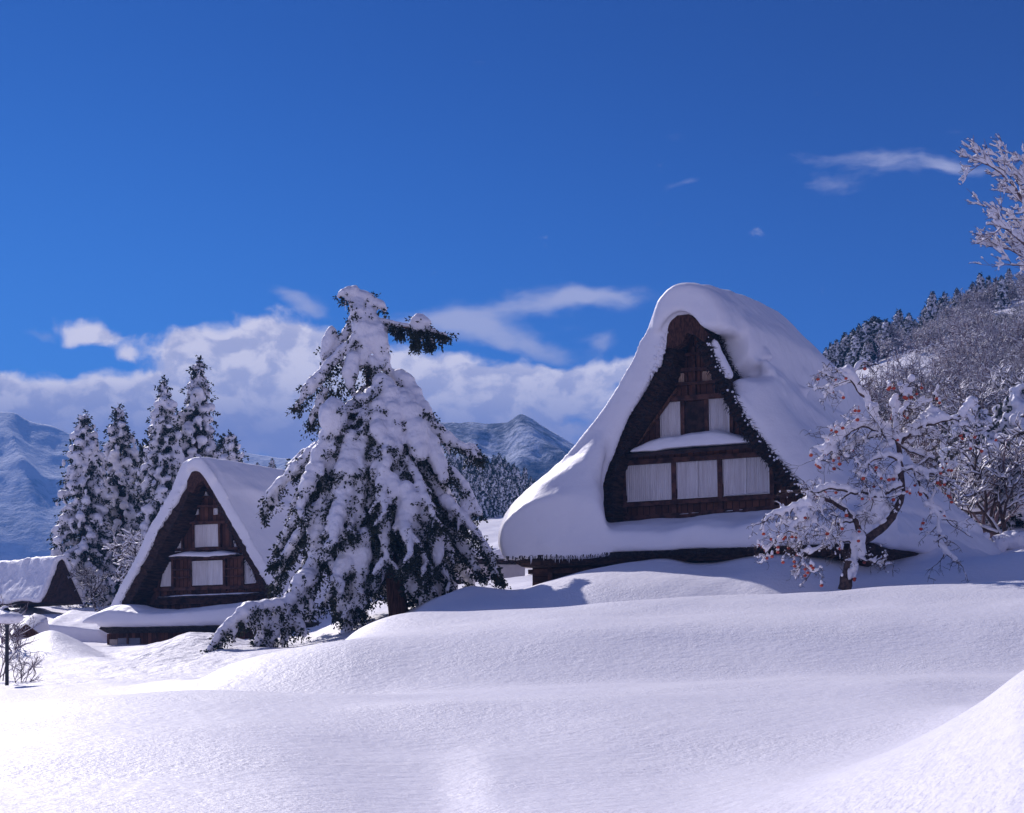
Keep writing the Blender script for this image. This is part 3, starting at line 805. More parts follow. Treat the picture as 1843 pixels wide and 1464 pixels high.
for px_ in (990, 1060, 1130, 1200, 1270, 1340, 1410, 1480):
    a0 = h.hp(px_, 1000, -0.4)[0]; mb.box(a0 - 0.1, a0 + 0.1, -0.42, -0.304, -2.0, ez - 0.28)
    mb.build('post', M['beam'], root); mb = MB()
mb = MB(); mb.box(aw0 - 0.1, aw1, -0.5, -0.425, ez - 0.55, ez - 0.36); mb.build('beam', M['beam'], root)

# ---- roof snow: left flank, ridge cap, right slope, front skirt  (all traced in their own planes)
sil = [(1240, 511), (1222, 514), (1205, 522), (1192, 537), (1182, 556), (1172, 583), (1160, 614), (1146, 646), (1130, 678), (1112, 710), (1092, 742), (1070, 774), (1046, 802), (1016, 828), (982, 854), (950, 880), (926, 903), (908, 928), (897, 956), (897, 984), (908, 1006)]
inl = [(1240, 575), (1226, 574), (1211, 584), (1202, 600), (1194, 632), (1174, 680), (1148, 725), (1122, 764), (1100, 798), (1084, 838), (1080, 880), (1084, 915), (1092, 945), (1098, 975), (1100, 1003)]
def ring(outp, inp, b, na=44, nb=30):
    o = resample([h.az(x, y, b) for x, y in outp], na); i_ = resample([h.az(x, y, b) for x, y in inp], nb)
    return [tuple(p) for p in o] + [tuple(p) for p in i_[::-1]]
st = []
st.append((-1.95, ring([(1070, 905), (1040, 893), (1000, 893), (960, 902), (925, 920), (905, 945), (899, 972), (904, 1000), (912, 1009)], [(1085, 925), (1094, 950), (1100, 980), (1102, 1003)], -1.95)))
st.append((-1.3, ring([(1072, 845), (1056, 830), (1030, 838), (990, 862), (950, 893), (915, 925), (898, 955), (897, 985), (908, 1008)], [(1082, 880), (1086, 915), (1094, 950), (1102, 1003)], -1.3)))
st.append((-0.6, ring([(1090, 775), (1078, 775), (1050, 803), (1016, 830), (982, 856), (950, 883), (915, 920), (897, 956), (897, 984), (908, 1007)], [(1092, 800), (1080, 838), (1077, 880), (1084, 925), (1098, 1003)], -0.6)))
st.append((-0.1, ring(sil, inl, -0.1)))
r0 = ring(sil, inl, 0.4)
def shape_b(r, b, L_):
    t = b / L_; out_ = []
    for a_, z_ in r:
        lift = 0.55 * math.sin(min(1, t * 1.15) * math.pi) * max(0, (z_ - 6) / 7) - 2.4 * max(0, t - 0.5) * max(0, (z_ - 6) / 7)
        out_.append((a_, z_ + lift))
    return out_
for b in (1.0, 2.5, 5, 8, 11, 14, 17, LB + 0.2):
    st.append((b, shape_b(r0, b, LB)))
mb = MB(); snow_prism(mb, [(b, p) for b, p in st])
# ridge cap over the front, hanging past the verge, with its right-hand lobe
capo = [(1176, 600), (1180, 570), (1190, 543), (1204, 524), (1224, 513), (1250, 510), (1276, 518), (1298, 536), (1312, 562), (1318, 590), (1308, 600), (1290, 598)]
capi = [(1190, 604), (1204, 580), (1221, 566), (1241, 564), (1260, 576), (1274, 596), (1290, 600)]
def capring(b, sc_=1.0, dz=0.0):
    r = ring(capo, capi, 0.0, 36, 24); c = np.mean(r, axis=0)
    return [((p[0] - c[0]) * sc_ + c[0], (p[1] - c[1]) * sc_ + c[1] + dz) for p in r]
cs = [(-0.62, capring(-0.6, 0.84)), (-0.35, capring(-0.3, 0.97)), (0.0, capring(0)), (1.0, capring(1.0)), (2.0, capring(2.0, 1.0, 0.05)), (3.2, capring(3.2, 0.85, 0.0))]
mb.loft([[(p[0], b, p[1]) for p in r] for b, r in cs])
# ridge crest going back: fat rounded beam whose foot ends in the long crease
apex = h.az(1240, 567)
Rl = resample([h.az(x, y) for x, y in verge[13:]], 60)     # thatch line on the right slope, top to eave
nrmR = offset(Rl, 1.0) - Rl
Ltot = np.linalg.norm(np.diff(Rl, axis=0), axis=1).sum()
polys = []
for b in (1.3, 1.7, 2.4, 3.5, 5, 7, 9, 11, 13, 15, 17, LB + 0.2):
    t = b / LB; m_ = int(60 * (0.16 + 0.20 * min(1, b / 5)))
    top = [(apex[0] - 1.0, apex[1] + 0.3), (apex[0] - 0.9, apex[1] + 1.1), (apex[0] - 0.3, apex[1] + 1.35), (apex[0] + 0.35, apex[1] + 1.3)]
    lift = 0.55 * math.sin(min(1, t * 1.15) * math.pi) - max(0, t - 0.5) * 2.4
    outp = [(p[0], p[1] + lift) for p in top] + [tuple(Rl[k] + nrmR[k] * (1.38 - 0.72 * (k / m_) ** 2 + lift * 0.4)) for k in range(4, m_, 2)]
    inp = [(apex[0] - 0.8, apex[1] - 0.6), (apex[0], apex[1] - 0.5)] + [tuple(Rl[k] - nrmR[k] * 0.15) for k in range(2, m_ + 1, 2)]
    o = resample(outp, 30); i_ = resample(inp, 18)
    polys.append((b, [tuple(p) for p in o] + [tuple(p) for p in i_[::-1]]))
mb.loft([[(p[0], b, p[1]) for p in poly] for b, poly in polys])
# right slope slab
polys = []
for b in (-0.06, 0.12, 0.45, 0.9, 1.6, 2.6, 4, 6, 8, 10, 12, 14, 16, 18, LB + 0.1):
    if b < 0.3: k0 = 19
    elif b < 1.7: k0 = 15
    elif b < 2: k0 = 8
    else: k0 = 9 + int(min(b, 9) * 0.9)
    full = 0.30 if b < 0 else 0.55 if b < 0.3 else 0.85 if b < 0.8 else 1.12
    outp = []
    for k in range(k0, 60):
        s_ = k / 59; d = full * min(1, (k - k0) / (5.0 if b < 1.5 else 2.5) + 0.25)
        d += (0.45 * s_ ** 2) * min(1, max(0, b + 0.3) / 1.0)
        d += 0.22 * (vnoise([[b * 0.35, s_ * 4, 5.5]])[0] - 0.5)
        d += 0.30 * math.exp(-((s_ - (0.22 + 0.045 * b)) / 0.07) ** 2) * min(1, b / 2) * 0.8     # the long diagonal billow
        if k > 55: d *= 1 - (k - 55) * 0.12
        outp.append(tuple(Rl[k] + nrmR[k] * d))
    inp = [tuple(Rl[k] - nrmR[k] * 0.12) for k in range(k0, 60)]
    o = resample(outp, 56); i_ = resample(inp, 40)
    polys.append((b, [tuple(p) for p in o] + [tuple(p) for p in i_[::-1]]))
mb.loft([[(p[0], b, p[1]) for p in poly] for b, poly in polys])
for _ in range(16):                           # slumped chunks under the ridge lip
    k = rnd.randrange(9, 24); b0 = rnd.uniform(1.2, 5.0) + (k - 9) * 0.05; p = Rl[k] + nrmR[k] * rnd.uniform(0.95, 1.2); r_ = rnd.uniform(0.25, 0.55)
    v_, f_ = ellipsoids([(p[0], b0, p[1])], [(r_ * 0.8, r_ * 1.3, r_ * 0.55)], ICO1, 0.35); mb.add(v_, [tuple(q) for q in f_])
# verge strip with its snow lumps on the right, beads of snow on the left verge
C = []; R = []
for k in range(8, 26):
    p = Rl[min(59, k // 2 + 2)] + nrmR[min(59, k // 2 + 2)] * 0.12
    C.append((p[0], 0.10, p[1])); R.append((0.20, 0.22, 0.22))
Lf = resample([h.az(x, y) for x, y in verge[2:10]], 70)
for k in range(70):
    if rnd.random() < 0.8:
        r_ = rnd.uniform(0.07, 0.17); o_ = rnd.uniform(-0.05, 0.35)
        C.append((Lf[k][0] + (-o_) + rnd.uniform(-.06, .06), -0.08 - rnd.uniform(0, 0.12), Lf[k][1] + o_ * 0.3 + rnd.uniform(-.1, .1))); R.append((r_, r_, r_ * 1.2))
C.append((*h.hp(1183, 628, -0.1),)); R.append((0.26, 0.3, 0.36))
C.append((*h.hp(1187, 655, -0.1),)); R.append((0.16, 0.2, 0.2))
v_, f_ = ellipsoids(C, R, ICO2)
mb.add(v_, [tuple(q) for q in f_])
# front skirt snow
tops = [(1085, 948), (1120, 944), (1180, 938), (1240, 934), (1300, 929), (1360, 924), (1420, 918), (1480, 910), (1560, 905)]
polys = []
for x, y in tops:
    pw = h.hp(x, y, 0.6); a0 = pw[0]; zt = pw[2] + 0.05
    n_ = 0.12 * math.sin(x * 0.045) + 0.08 * math.sin(x * 0.11 + 1)
    polys.append([(a0, fs + 0.0, ez + 0.12), (a0, fs - 0.12, ez + 0.4), (a0, fs - 0.05 , ez + 0.95 + n_), (a0, fs + 0.55, ez + 1.28 + n_), (a0, -0.6, ez + 1.42 + n_ * 0.5), (a0, 0.2, min(zt, ez + 1.75)), (a0, 1.0, zt), (a0, 1.3, zt - 0.2), (a0, 1.2, ez + 0.1)])
p0 = [(aL + 1.5, p[1], p[2]) for p in polys[0]]; polys.insert(0, p0)
p9 = [(aR + 0.25, p[1], p[2]) for p in polys[-1]]; polys.append(p9)
mb.loft(polys)
# right flank eave snow (the deep roll the persimmon hides)
polys = []
for b, q_ in ((fs + 0.1, 0.30), (-0.8, 0.42), (0.3, 0.6), (1.5, 0.8), (3, 1), (8, 1), (12, 1), (16, 1), (LB, 1)):
    polys.append([(aR - 2.6, b, ez + 0.15), (aR - 2.4, b, ez + 3.0 * q_), (aR - 1.2, b, ez + 2.2 * q_), (aR - 0.2, b, ez + 1.5 * q_), (aR + 0.35, b, ez + 0.8 * q_), (aR + 0.2, b, ez + 0.12)])
mb.loft(polys)
roofsnow = link('roof_snow', remeshed(mb.mesh(), 0.11, 7, 0.5, 0.08, 1.1), M['snow_roof'], root)
C = []; R = []
for k in range(300):
    q = Lf[rnd.randrange(70)]; r_ = rnd.uniform(0.03, 0.11); o_ = rnd.uniform(-0.12, 0.22) - (0.15 if k % 7 else 0)
    C.append((q[0] - o_ + rnd.uniform(-.05, .05), -0.20 - rnd.uniform(0, 0.10), q[1] + rnd.uniform(-.2, .1))); R.append((r_, r_ * .8, r_ * rnd.uniform(.8, 1.5)))
for k in range(70):
    q = out[rnd.randrange(48, 82)]; r_ = rnd.uniform(0.02, 0.06)
    C.append((q[0] + rnd.uniform(-.15, .1), -0.15, q[1] + rnd.uniform(-.1, .1))); R.append((r_,) * 3)
v_, f_ = ellipsoids(C, R, ICO1, 0.35); link('verge_snow', mesh_from(v_, f_, 'verge_snow', True), M['snow_tree'], root, kind='stuff')
# dark thatch bared where the snow slab has slipped from the ridge
mb = MB()
for _ in range(900):
    k = rnd.randrange(2, 14); b0 = rnd.uniform(0.2, 1.5); p = Rl[k] + nrmR[k] * rnd.uniform(0.0, 0.12)
    an = rnd.random() * 6.28; l = 0.16
    mb.add([(p[0], b0, p[1]), (p[0] + 0.03, b0 + 0.03, p[1] + 0.02), (p[0] + l * nrmR[k][0] + l * math.cos(an), b0 - l * 0.5, p[1] + l * math.sin(an))], [(0, 1, 2)])
mb.build('bared_thatch', M['thatch_dark'], roof)

# ======== the smaller house on the left
HL = House('thatched_farmhouse', 360, 72, 30, 0.9, 'smaller steep thatched farmhouse left of the snow-laden fir, white shutters in its brown gable')
h = HL; root = h.root
vL = [(200, 1118), (220, 1080), (240, 1042), (262, 1000), (285, 958), (308, 918), (328, 880), (340, 856), (350, 846), (362, 843), (372, 848), (382, 866), (400, 904), (425, 954), (450, 1000), (475, 1045), (498, 1084), (520, 1120)]
LL = 15.0
out, inn, roof = thatch_shell(h, vL, 0.62, LL, M['thatch'], 0.09)
straw(h, out[4:86], roof, 900, 0.24, M['thatch_dark']); straw(h, inn[4:86], roof, 300, 0.22, M['thatch_dark'], b=0.02)
capx = [(338, 866), (346, 850), (357, 844), (368, 847), (376, 858), (382, 872), (374, 880), (366, 866), (356, 872), (348, 888), (338, 884)]
mb = MB(); cp = orient([h.az(x, y, -0.1) for x, y in capx]); mb.loft([[(p[0], -0.15, p[1]) for p in cp], [(p[0], 0.3, p[1]) for p in cp]]); mb.build('ridge_end', M['thatch_cap'], root)
rb = 1.3; bw = rb - 0.05
poly = [(q[0], q[1]) for q in offset(out, -0.35)[2:87]]; zb = h.az(360, 1110, rb)[1]
poly = [p for p in poly if p[1] > zb]; poly = orient(poly + [(poly[-1][0], zb), (poly[0][0], zb)] if poly[0][0] < poly[-1][0] else poly + [(poly[-1][0], zb), (poly[0][0], zb)])
mb = MB(); mb.loft([[(p[0], rb, p[1]) for p in poly], [(p[0], rb + 0.25, p[1]) for p in poly]]); mb.build('gable_wall', M['planks'], root)
for qd, wv in (([(352, 946), (371, 945), (371.5, 984), (352.5, 985.5)], 9), ([(372, 945), (392.5, 944), (393.5, 983.5), (372.5, 984)], 2),
           ([(347, 1011), (373, 1010), (373, 1053), (347, 1054)], 11), ([(374.5, 1010), (401, 1009), (402, 1052), (374.5, 1053)], 2),
           ([(298, 1014), (309, 1012), (309.5, 1055), (290, 1056)], 6), ([(319, 973), (326.5, 971), (327, 993), (313, 994)], 4),
           ([(441.5, 1009), (447, 1008), (462, 1049), (442, 1051)], 5), ([(420, 974), (422, 974), (428, 988), (421, 989)], 2)):
    shutter(h, root, qd, bw, waves=wv)
for qd in ([(350, 917), (357, 916.5), (357, 926), (350, 926.5)], [(386, 916), (392, 915.5), (392, 926), (386, 926.5)], [(366, 879), (367, 879), (376, 893), (358, 893)]):
    shutter(h, root, qd, bw, name='small_window', waves=1)
beams(h, root, 'post', [(287, 1008, 287, 1075, 0.12), (311.5, 1005, 311.5, 1068, 0.14), (344, 1004, 344.5, 1066, 0.14), (405, 1002, 406, 1064, 0.16), (438, 1000, 439, 1062, 0.14),
    (328.5, 968, 329, 994, 0.1), (349, 942, 349, 990, 0.12), (396, 940, 397, 988, 0.12), (418, 960, 419, 990, 0.12)], bw - 0.03, M['beam'])
beams(h, root, 'beam', [(270, 1062, 475, 1056, 0.18), (290, 1006, 452, 1002, 0.16), (318, 990, 430, 987, 0.14), (336, 942, 408, 940, 0.14), (345, 912, 400, 911, 0.1), (352, 895, 384, 895, 0.1), (312, 1026, 343, 1025, 0.07), (312, 1040, 343, 1039, 0.07),
    (407, 1024, 438, 1023, 0.07), (407, 1038, 438, 1037, 0.07), (262, 1085, 488, 1078, 0.3)], bw - 0.08, M['beam'])
for lpx, hh, y2 in (([(303, 1002), (330, 1001.5), (370, 1003), (400, 1000), (424, 998)], 0.30, 4), ([(283, 1075), (380, 1072), (478, 1067)], 0.10, 3)):
    mb = MB(); A = [h.hp(*lpx[0], 0.6), h.hp(*lpx[-1], 0.6)]; Bq = [(p[0], rb, p[2] + 0.12) for p in A]
    mb.add([A[0], A[1], Bq[1], Bq[0]] + [(p[0], p[1], p[2] - 0.12) for p in (A[0], A[1], Bq[1], Bq[0])], [(0, 1, 2, 3), (7, 6, 5, 4), (0, 4, 5, 1), (1, 5, 6, 2), (2, 6, 7, 3), (3, 7, 4, 0)])
    pr = mb.build('pent_roof', M['dark_wood'], root); snow_pad(h, pr, lpx, 0.55, rb, hh, 0.05)
fs = -1.5
ez = h.hp(300, 1131, fs)[2]; aL = h.hp(173, 1133, fs)[0]; aR = h.hp(560, 1120, fs)[0]
mb = MB(); mb.loft([skirt_ring(ez - 0.2, -0.3)[::-1], skirt_ring(ez + 0.02, 0.0)[::-1], skirt_ring(ez + 0.2, -0.1)[::-1]])
for v_i in range(len(mb.v)):
    if mb.v[v_i][1] > LL: mb.v[v_i] = (mb.v[v_i][0], LL, mb.v[v_i][2])
eave = mb.build('eave_thatch', M['thatch_dark'], root)
aw0 = h.hp(196, 1150, -0.5)[0]; aw1 = aR - 1.0
mb = MB(); mb.box(aw0, aw1, -0.5, LL - 0.5, -2.5, ez - 0.1); mb.build('lower_wall', M['planks'], root)
mb = MB(); mb.box(aw0 - 0.05, h.hp(212, 1160, -0.55)[0], -0.58, -0.503, -2.5, h.hp(205, 1151, -0.5)[2]); mb.build('plaster_panel', M['concrete'], root)
mb = MB(); mb.box(h.hp(212, 1160, -0.55)[0] + 0.01, h.hp(252, 1160, -0.55)[0], -0.56, -0.503, -2.5, h.hp(225, 1149, -0.5)[2]); mb.build('metal_panel', M['panel_blue'], root)
for px_ in (196, 231, 282, 333, 384):
    a0 = h.hp(px_, 1140, -0.55)[0]; mb = MB(); mb.box(a0 - 0.07, a0 + 0.07, -0.62, -0.59, -1.0, ez - 0.22); mb.build('post', M['beam'], root)
sil = [(366, 823), (346, 824), (334, 829), (324, 842), (314, 866), (302, 893), (288, 920), (272, 950), (256, 982), (240, 1014), (222, 1048), (204, 1082), (188, 1112)]
inl = [(366, 850), (352, 852), (343, 862), (330, 884), (310, 921), (287, 961), (264, 1002), (242, 1045), (222, 1084), (206, 1118)]
def wob(r, b):
    return [(a_ + 0.05 * math.sin(b * 2 + z_ * 1.7), z_ + 0.06 * math.sin(a_ * 1.3 + b)) for a_, z_ in r]
r0 = ring(sil, inl, 0.0); mb = MB()
snow_prism(mb, [(b, wob(r0, b)) for b in (-0.12, 0.4, 1.5, 4, 7, 10, 13, LL + 0.2)])
apex = h.az(362, 843); Rl = resample([h.az(x, y) for x, y in vL[10:]], 50); nrmR = offset(Rl, 1.0) - Rl
polys = []
for b in (-0.38, -0.25, 0.1, 0.8, 2, 3.5, 5, 7, 9, 11, 13, LL + 0.2):
    f_ = 0.75 if b < -0.3 else 1.0
    outp = [(apex[0] - 0.75, apex[1] - 0.1), (apex[0] - 0.75, apex[1] + 0.3 * f_), (apex[0] - 0.3, apex[1] + 0.62 * f_), (apex[0] + 0.3, apex[1] + 0.62 * f_)]
    kmax = 5 if b < 0 else 50
    for k in range(3, kmax):
        s_ = k / 49; d = (0.58 if k < 9 else 0.5) * f_
        d += 0.16 * (vnoise([[b * 0.5, s_ * 5, 2.2]])[0] - 0.5) + 0.25 * math.exp(-((s_ - 0.1 - 0.03 * b) / 0.06) ** 2) * (b > 1)
        d *= min(1, (b + 0.4) / 0.8 + 0.35) if k > 6 else 1
        if b < 0.05 and k > 6: d *= 0.7
        outp.append(tuple(Rl[k] + nrmR[k] * d))
    inp = [(apex[0] - 0.5, apex[1] - 0.05), (apex[0], apex[1] - 0.05)] + [tuple(Rl[k] - nrmR[k] * 0.08) for k in range(2, kmax)]
    o = resample(outp, 56); i_ = resample(inp, 36)
    polys.append([(p[0], b, p[1]) for p in o] + [(p[0], b, p[1]) for p in i_[::-1]])
for a_i in range(len(polys) - 1):
    pass
mb2 = MB(); mb2.loft(polys[2:]); mb.add(mb2.v, mb2.f); mb3 = MB(); mb3.loft(polys[:3]); mb.add(mb3.v, mb3.f)
topz = [(176, 1118), (196, 1097), (222, 1087), (245, 1088), (275, 1096), (320, 1097), (370, 1092), (420, 1086), (470, 1080), (540, 1076)]
polys = []
for i, (x, y) in enumerate(topz):
    pw = h.hp(x, y, -0.4); a0 = pw[0]; zt = max(pw[2], ez + 0.5)
    polys.append([(a0, fs + 0.05, ez + 0.1), (a0, fs - 0.15, ez + 0.35), (a0, fs - 0.05, ez + 0.35 + 0.6 * (zt - ez - 0.35)), (a0, fs + 0.5, zt - 0.08), (a0, -0.4, zt), (a0, 0.7, zt - 0.05), (a0, 0.9, ez), (a0, 0, ez + 0.0)])
polys.insert(0, [(aL + 0.12, p[1] * 0.97, ez + 0.06 + (p[2] - ez) * 0.85) for p in polys[0]])
mb.loft(polys)
C = []; R = []
for k in range(10, 80):
    if rnd.random() < 0.5:
        r_ = rnd.uniform(0.04, 0.10); C.append((out[k][0] + rnd.uniform(-.05, .05), -0.15, out[k][1] + rnd.uniform(-0.02, .12))); R.append((r_, r_, r_))
v_, f_ = ellipsoids(C, R, ICO1); mb.add(v_, [tuple(q) for q in f_])
link('roof_snow', remeshed(mb.mesh(), 0.10, 6, 0.5, 0.05, 0.9), M['snow_roof'], root)
# ---------------------------------------------------------------- vegetation generators
def sprays(P, D, n=12, ln=0.45, tick=0.12, wid=0.05, seed=0):
    """leafy fingers: P (m,3) roots, D (m,3) unit directions -> quads"""
    r = np.random.default_rng(seed); P = np.asarray(P, float); D = np.asarray(D, float); m = len(P)
    D = D / (np.linalg.norm(D, axis=1)[:, None] + 1e-9)
    L = ln * (0.55 + 0.9 * r.random((m, 1)))
    t = (np.arange(n)[None, :] + r.random((m, n))) / n
    c = P[:, None, :] + D[:, None, :] * (t * L)[..., None]
    rv = r.normal(size=(m, n, 3)); rv /= np.linalg.norm(rv, axis=2)[..., None]
    d = D[:, None, :] * 0.75 + rv * 0.9; d /= np.linalg.norm(d, axis=2)[..., None]
    w = np.cross(d, r.normal(size=(m, n, 3))); w /= np.linalg.norm(w, axis=2)[..., None] + 1e-9
    s = tick * (0.6 + 0.8 * r.random((m, n, 1))); q = wid * (0.6 + 0.8 * r.random((m, n, 1)))
    c = c + rv * ln * 0.12
    V = np.stack([c, c + d * s * 0.5 + w * q, c + d * s * 1.15, c + d * s * 0.5 - w * q], 2).reshape(-1, 3)
    Fq = np.arange(len(V)).reshape(-1, 4)
    return V, Fq

def join(parts):
    V = []; Fs = []; b = 0
    for v, f in parts:
        V.append(v); Fs.append(np.asarray(f) + b); b += len(v)
    return np.concatenate(V), np.concatenate(Fs)

def conifer(seed, Ht, Rb, nb, lump=(0.15, 0.34), voxel=0.10, power=0.8, base_t=0.03, skirt=1.0, leaf=(0.34, 0.17, 0.06), dens=1.0, tip=0.45):
    """snow-hung cedar: trunk, foliage and snow meshes, root at origin"""
    r = np.random.default_rng(seed); C = []; R = []; LP = []; LD = []; lean = r.normal(size=2) * 0.012 * Ht
    bend = lambda t: np.array([lean[0] * t * t, lean[1] * t * t, t * Ht])
    tb = MB(); tb.tube([bend(t) for t in np.linspace(0, 0.97, 9)], [max(0.03, Ht * 0.02 * (1 - t)) for t in np.linspace(0, 0.97, 9)], 8)
    for i in range(nb):
        t = base_t + (1 - base_t - 0.02) * (i + r.random()) / nb
        phi = i * 2.39996 + r.normal() * 0.25
        env = Rb * ((1 - t) ** power) * (0.78 + 0.38 * r.random()) * (0.85 + 0.3 * vnoise([[math.cos(phi) * 1.5 + seed, math.sin(phi) * 1.5, t * 6]])[0]) + 0.10
        drop = env * (0.30 + 0.35 * r.random()) * (1.2 - 0.9 * t)
        o = bend(t); e = np.array([math.cos(phi), math.sin(phi), 0])
        nseg = max(2, int(env / 0.20))
        for k in range(nseg + 1):
            s = k / nseg
            if s < 0.32 and env > 0.8: 
                if r.random() < 0.7:
                    continue
            p = o + e * env * s + np.array([0, 0, 0.10 * env * math.sin(s * 2.2) - drop * s * s]) + r.normal(size=3) * 0.05
            rad = r.uniform(*lump) * (0.75 + 0.6 * s) * (1 if t < 0.9 else 0.55)
            if r.random() < 0.88:
                C.append(p + [0, 0, rad * 0.35]); R.append((rad * r.uniform(0.75, 1.1), rad * r.uniform(0.75, 1.1), rad * r.uniform(0.6, 1.05)))
            if s > 0.45 and r.random() < 0.6:
                q = p + np.array([r.normal() * 0.5 * rad, r.normal() * 0.5 * rad, -rad * 1.1]); C.append(q); R.append((rad * 0.45, rad * 0.45, rad * 0.8))
            for _ in range(2 if r.random() < dens * 0.95 else 2):
                if t > 0.9 and r.random() < 0.6: continue
                a = r.random() * 6.28; LP.append(p + np.array([math.cos(a) * rad * 0.8, math.sin(a) * rad * 0.8, -rad * r.uniform(0.0, 0.7)]))
                LD.append(e * 0.5 + np.array([math.cos(a) * 0.6, math.sin(a) * 0.6, -0.7]))
        for _ in range(int(4 * dens)):              # dark inner foliage
            s = r.random() * 0.55; LP.append(o + e * env * s + np.array([0, 0, -0.1])); LD.append(e + r.normal(size=3) * 0.5)
    top = bend(1.0)
    for k in range(3): C.append(top - [0, 0, 0.16 * k + 0.1]); R.append((0.09 + 0.06 * k,) * 2 + (0.16,))
    for k in range(4): LP.append(top - np.array([0, 0, 0.12 * k])); LD.append(np.append(r.normal(size=2), 0.5))
    v, f = ellipsoids(C, R, ICO1, 0.1)
    snow = remeshed(mesh_from(v, f), voxel, 2, 0.5, voxel * 0.35, 0.35)
    v, f = sprays(LP, LD, 8, *leaf, seed=seed)
    return tb.mesh(True), mesh_from(v, f), snow

def place_conifer(meshes, name, loc, rz, s, leafmat, label, cat='tree', group=None, snowmat=None):
    root = empty(name, loc, rz, label=label, cat=cat, group=group)
    root.scale = s if isinstance(s, tuple) else (s, s, s)
    for nm, me, mt in zip(('trunk', 'crown', 'crown_snow'), meshes, (M['bark'], leafmat, snowmat or M['snow_tree'])):
        link(nm, me, mt, root)
    return root

# ---------------------------------------------------------------- the great fir in the middle
YF = 58.0
def T(px, py, d=0.0, Y=YF):
    D = Y * K + d
    return np.array([(px - CX) / F * D, D, (HZ - py) / F * D])
FPX = YF / Q                                       # metres for one px at the fir
rf = np.random.default_rng(5)
axis_x = lambda y: np.interp(y, [515, 620, 700, 800, 900, 1000, 1110], [640, 656, 668, 680, 692, 706, 720])
WLy = ([540, 590, 640, 700, 735, 790, 850, 925, 985, 1040, 1100], [18, 30, 26, 24, 30, 58, 120, 180, 180, 190, 150])
WRy = ([540, 590, 640, 700, 760, 800, 850, 900, 950, 1000, 1045, 1100], [30, 46, 48, 66, 100, 120, 140, 140, 155, 170, 175, 110])
C = []; R = []; LP = []; LD = []; wood = MB(); tips = []
def add_chain(pts, rads, leaf=1.0, step=0.45, under=True, squash=0.9, tongues=0.5):
    c, r_ = chain_pts(pts, rads, step)
    for p, q in zip(c, r_):
        w = q * rf.uniform(0.82, 1.15)
        C.append(p + rf.normal(size=3) * q * 0.10); R.append((w, w, w * squash * rf.uniform(0.9, 1.15)))
        if leaf and under:
            for _ in range(rf.poisson(0.95 * leaf)):
                a = rf.random() * 6.28; v = np.array([math.cos(a), math.sin(a), 0])
                LP.append(p + v * q * rf.uniform(0.5, 0.95) + [0, 0, -q * rf.uniform(0.45, 1.0)]); LD.append(v * 0.7 + np.array([0, 0, -1.0]) + rf.normal(size=3) * 0.2)
        if rf.random() < 0.22 * tongues:
            l = rf.uniform(0.25, 0.7); a = rf.random() * 6.28; dv = np.array([math.cos(a) * 0.35, math.sin(a) * 0.35, -1.0])
            n = 4; r0 = min(q, 0.2) * 0.75
            for k in range(n + 1):
                u = k / n; C.append(p + dv * l * u + [0, 0, -q * 0.4]); rr = r0 * (1 - 0.6 * u); R.append((rr, rr, rr * 1.3))
            LP.extend([p + dv * l * (0.6 + 0.15 * k) + rf.normal(size=3) * 0.05 for k in range(2)]); LD.extend([dv + rf.normal(size=3) * 0.5 for k in range(2)])
# trunk
tr = [T(722, 1150, 0), T(718, 1108, 0), T(706, 1010, 0), T(694, 900, 0), T(681, 800, 0), T(668, 700, 0), T(656, 620, 0), T(646, 560, 0)]
wood.tube(tr, [0.50, 0.42, 0.36, 0.30, 0.24, 0.18, 0.12, 0.06], 14)
# procedural limbs filling the cone
for i in range(150):
    u = (i + rf.random()) / 150; y1 = 742 + 360 * u ** 0.9
    phi = i * 2.39996 + rf.normal() * 0.3; ca, sa = math.cos(phi), math.sin(phi)
    wl = np.interp(y1, *WLy); wr = np.interp(y1, *WRy); w = wr if ca > 0 else wl; wd = 0.85 * (wl + wr) / 2
    rad = 1 / math.sqrt((ca / w) ** 2 + (sa / wd) ** 2) * rf.uniform(0.5, 1.08)
    y0 = max(690, y1 - rad * rf.uniform(0.75, 1.3) - 10)
    if y1 > 1010 and sa < 0.3 and abs(ca * rad) < 62: continue
    ax0 = axis_x(y0); pts = []
    n = 7
    for k in range(n + 1):
        s = k / n
        if s < 0.18: continue
        x = ax0 + ca * rad * s; y = y0 + (y1 - y0) * (0.25 * s + 0.75 * s * s); d = sa * rad * s * FPX
        x += 0.25 * (axis_x(y1) - ax0) * s
        pts.append(T(x, y, d) + rf.normal(size=3) * 0.05)
    m = len(pts); L0 = (0.15 + 0.26 * rf.random() ** 1.6) * (0.85 + 0.3 * u)
    rads = [L0 * (0.75 + 0.5 * math.sin(math.pi * k / (m - 1))) * (1 if k < m - 1 else 0.6) for k in range(m)]
    wood.tube([T(ax0, y0)] + [p - [0, 0, 0.12] for p in pts], [0.07] + [max(0.015, 0.06 * (1 - k / m)) for k in range(m)], 5)
    add_chain(pts, rads, 0.5)
    tips.append((pts[-1], pts[-1] - pts[-2]))
    for k in range(1, m):                           # side twigs
        for sgn in (-1, 1):
            if rf.random() < 0.62:
                t_ = pts[k] - pts[k - 1]; t_ /= np.linalg.norm(t_); sd_ = np.cross(t_, [0, 0, 1]); sd_ /= np.linalg.norm(sd_) + 1e-6
                l = rf.uniform(0.3, 0.75); q = pts[k] + (sd_ * sgn * 0.8 + t_ * 0.55 + np.array([0, 0, -0.55])) * l
                r0 = L0 * rf.uniform(0.4, 0.7); add_chain([pts[k], (pts[k] + q) / 2 + [0, 0, 0.05], q], [r0, r0 * 0.9, r0 * 0.5], 0.85); tips.append((q, q - pts[k]))
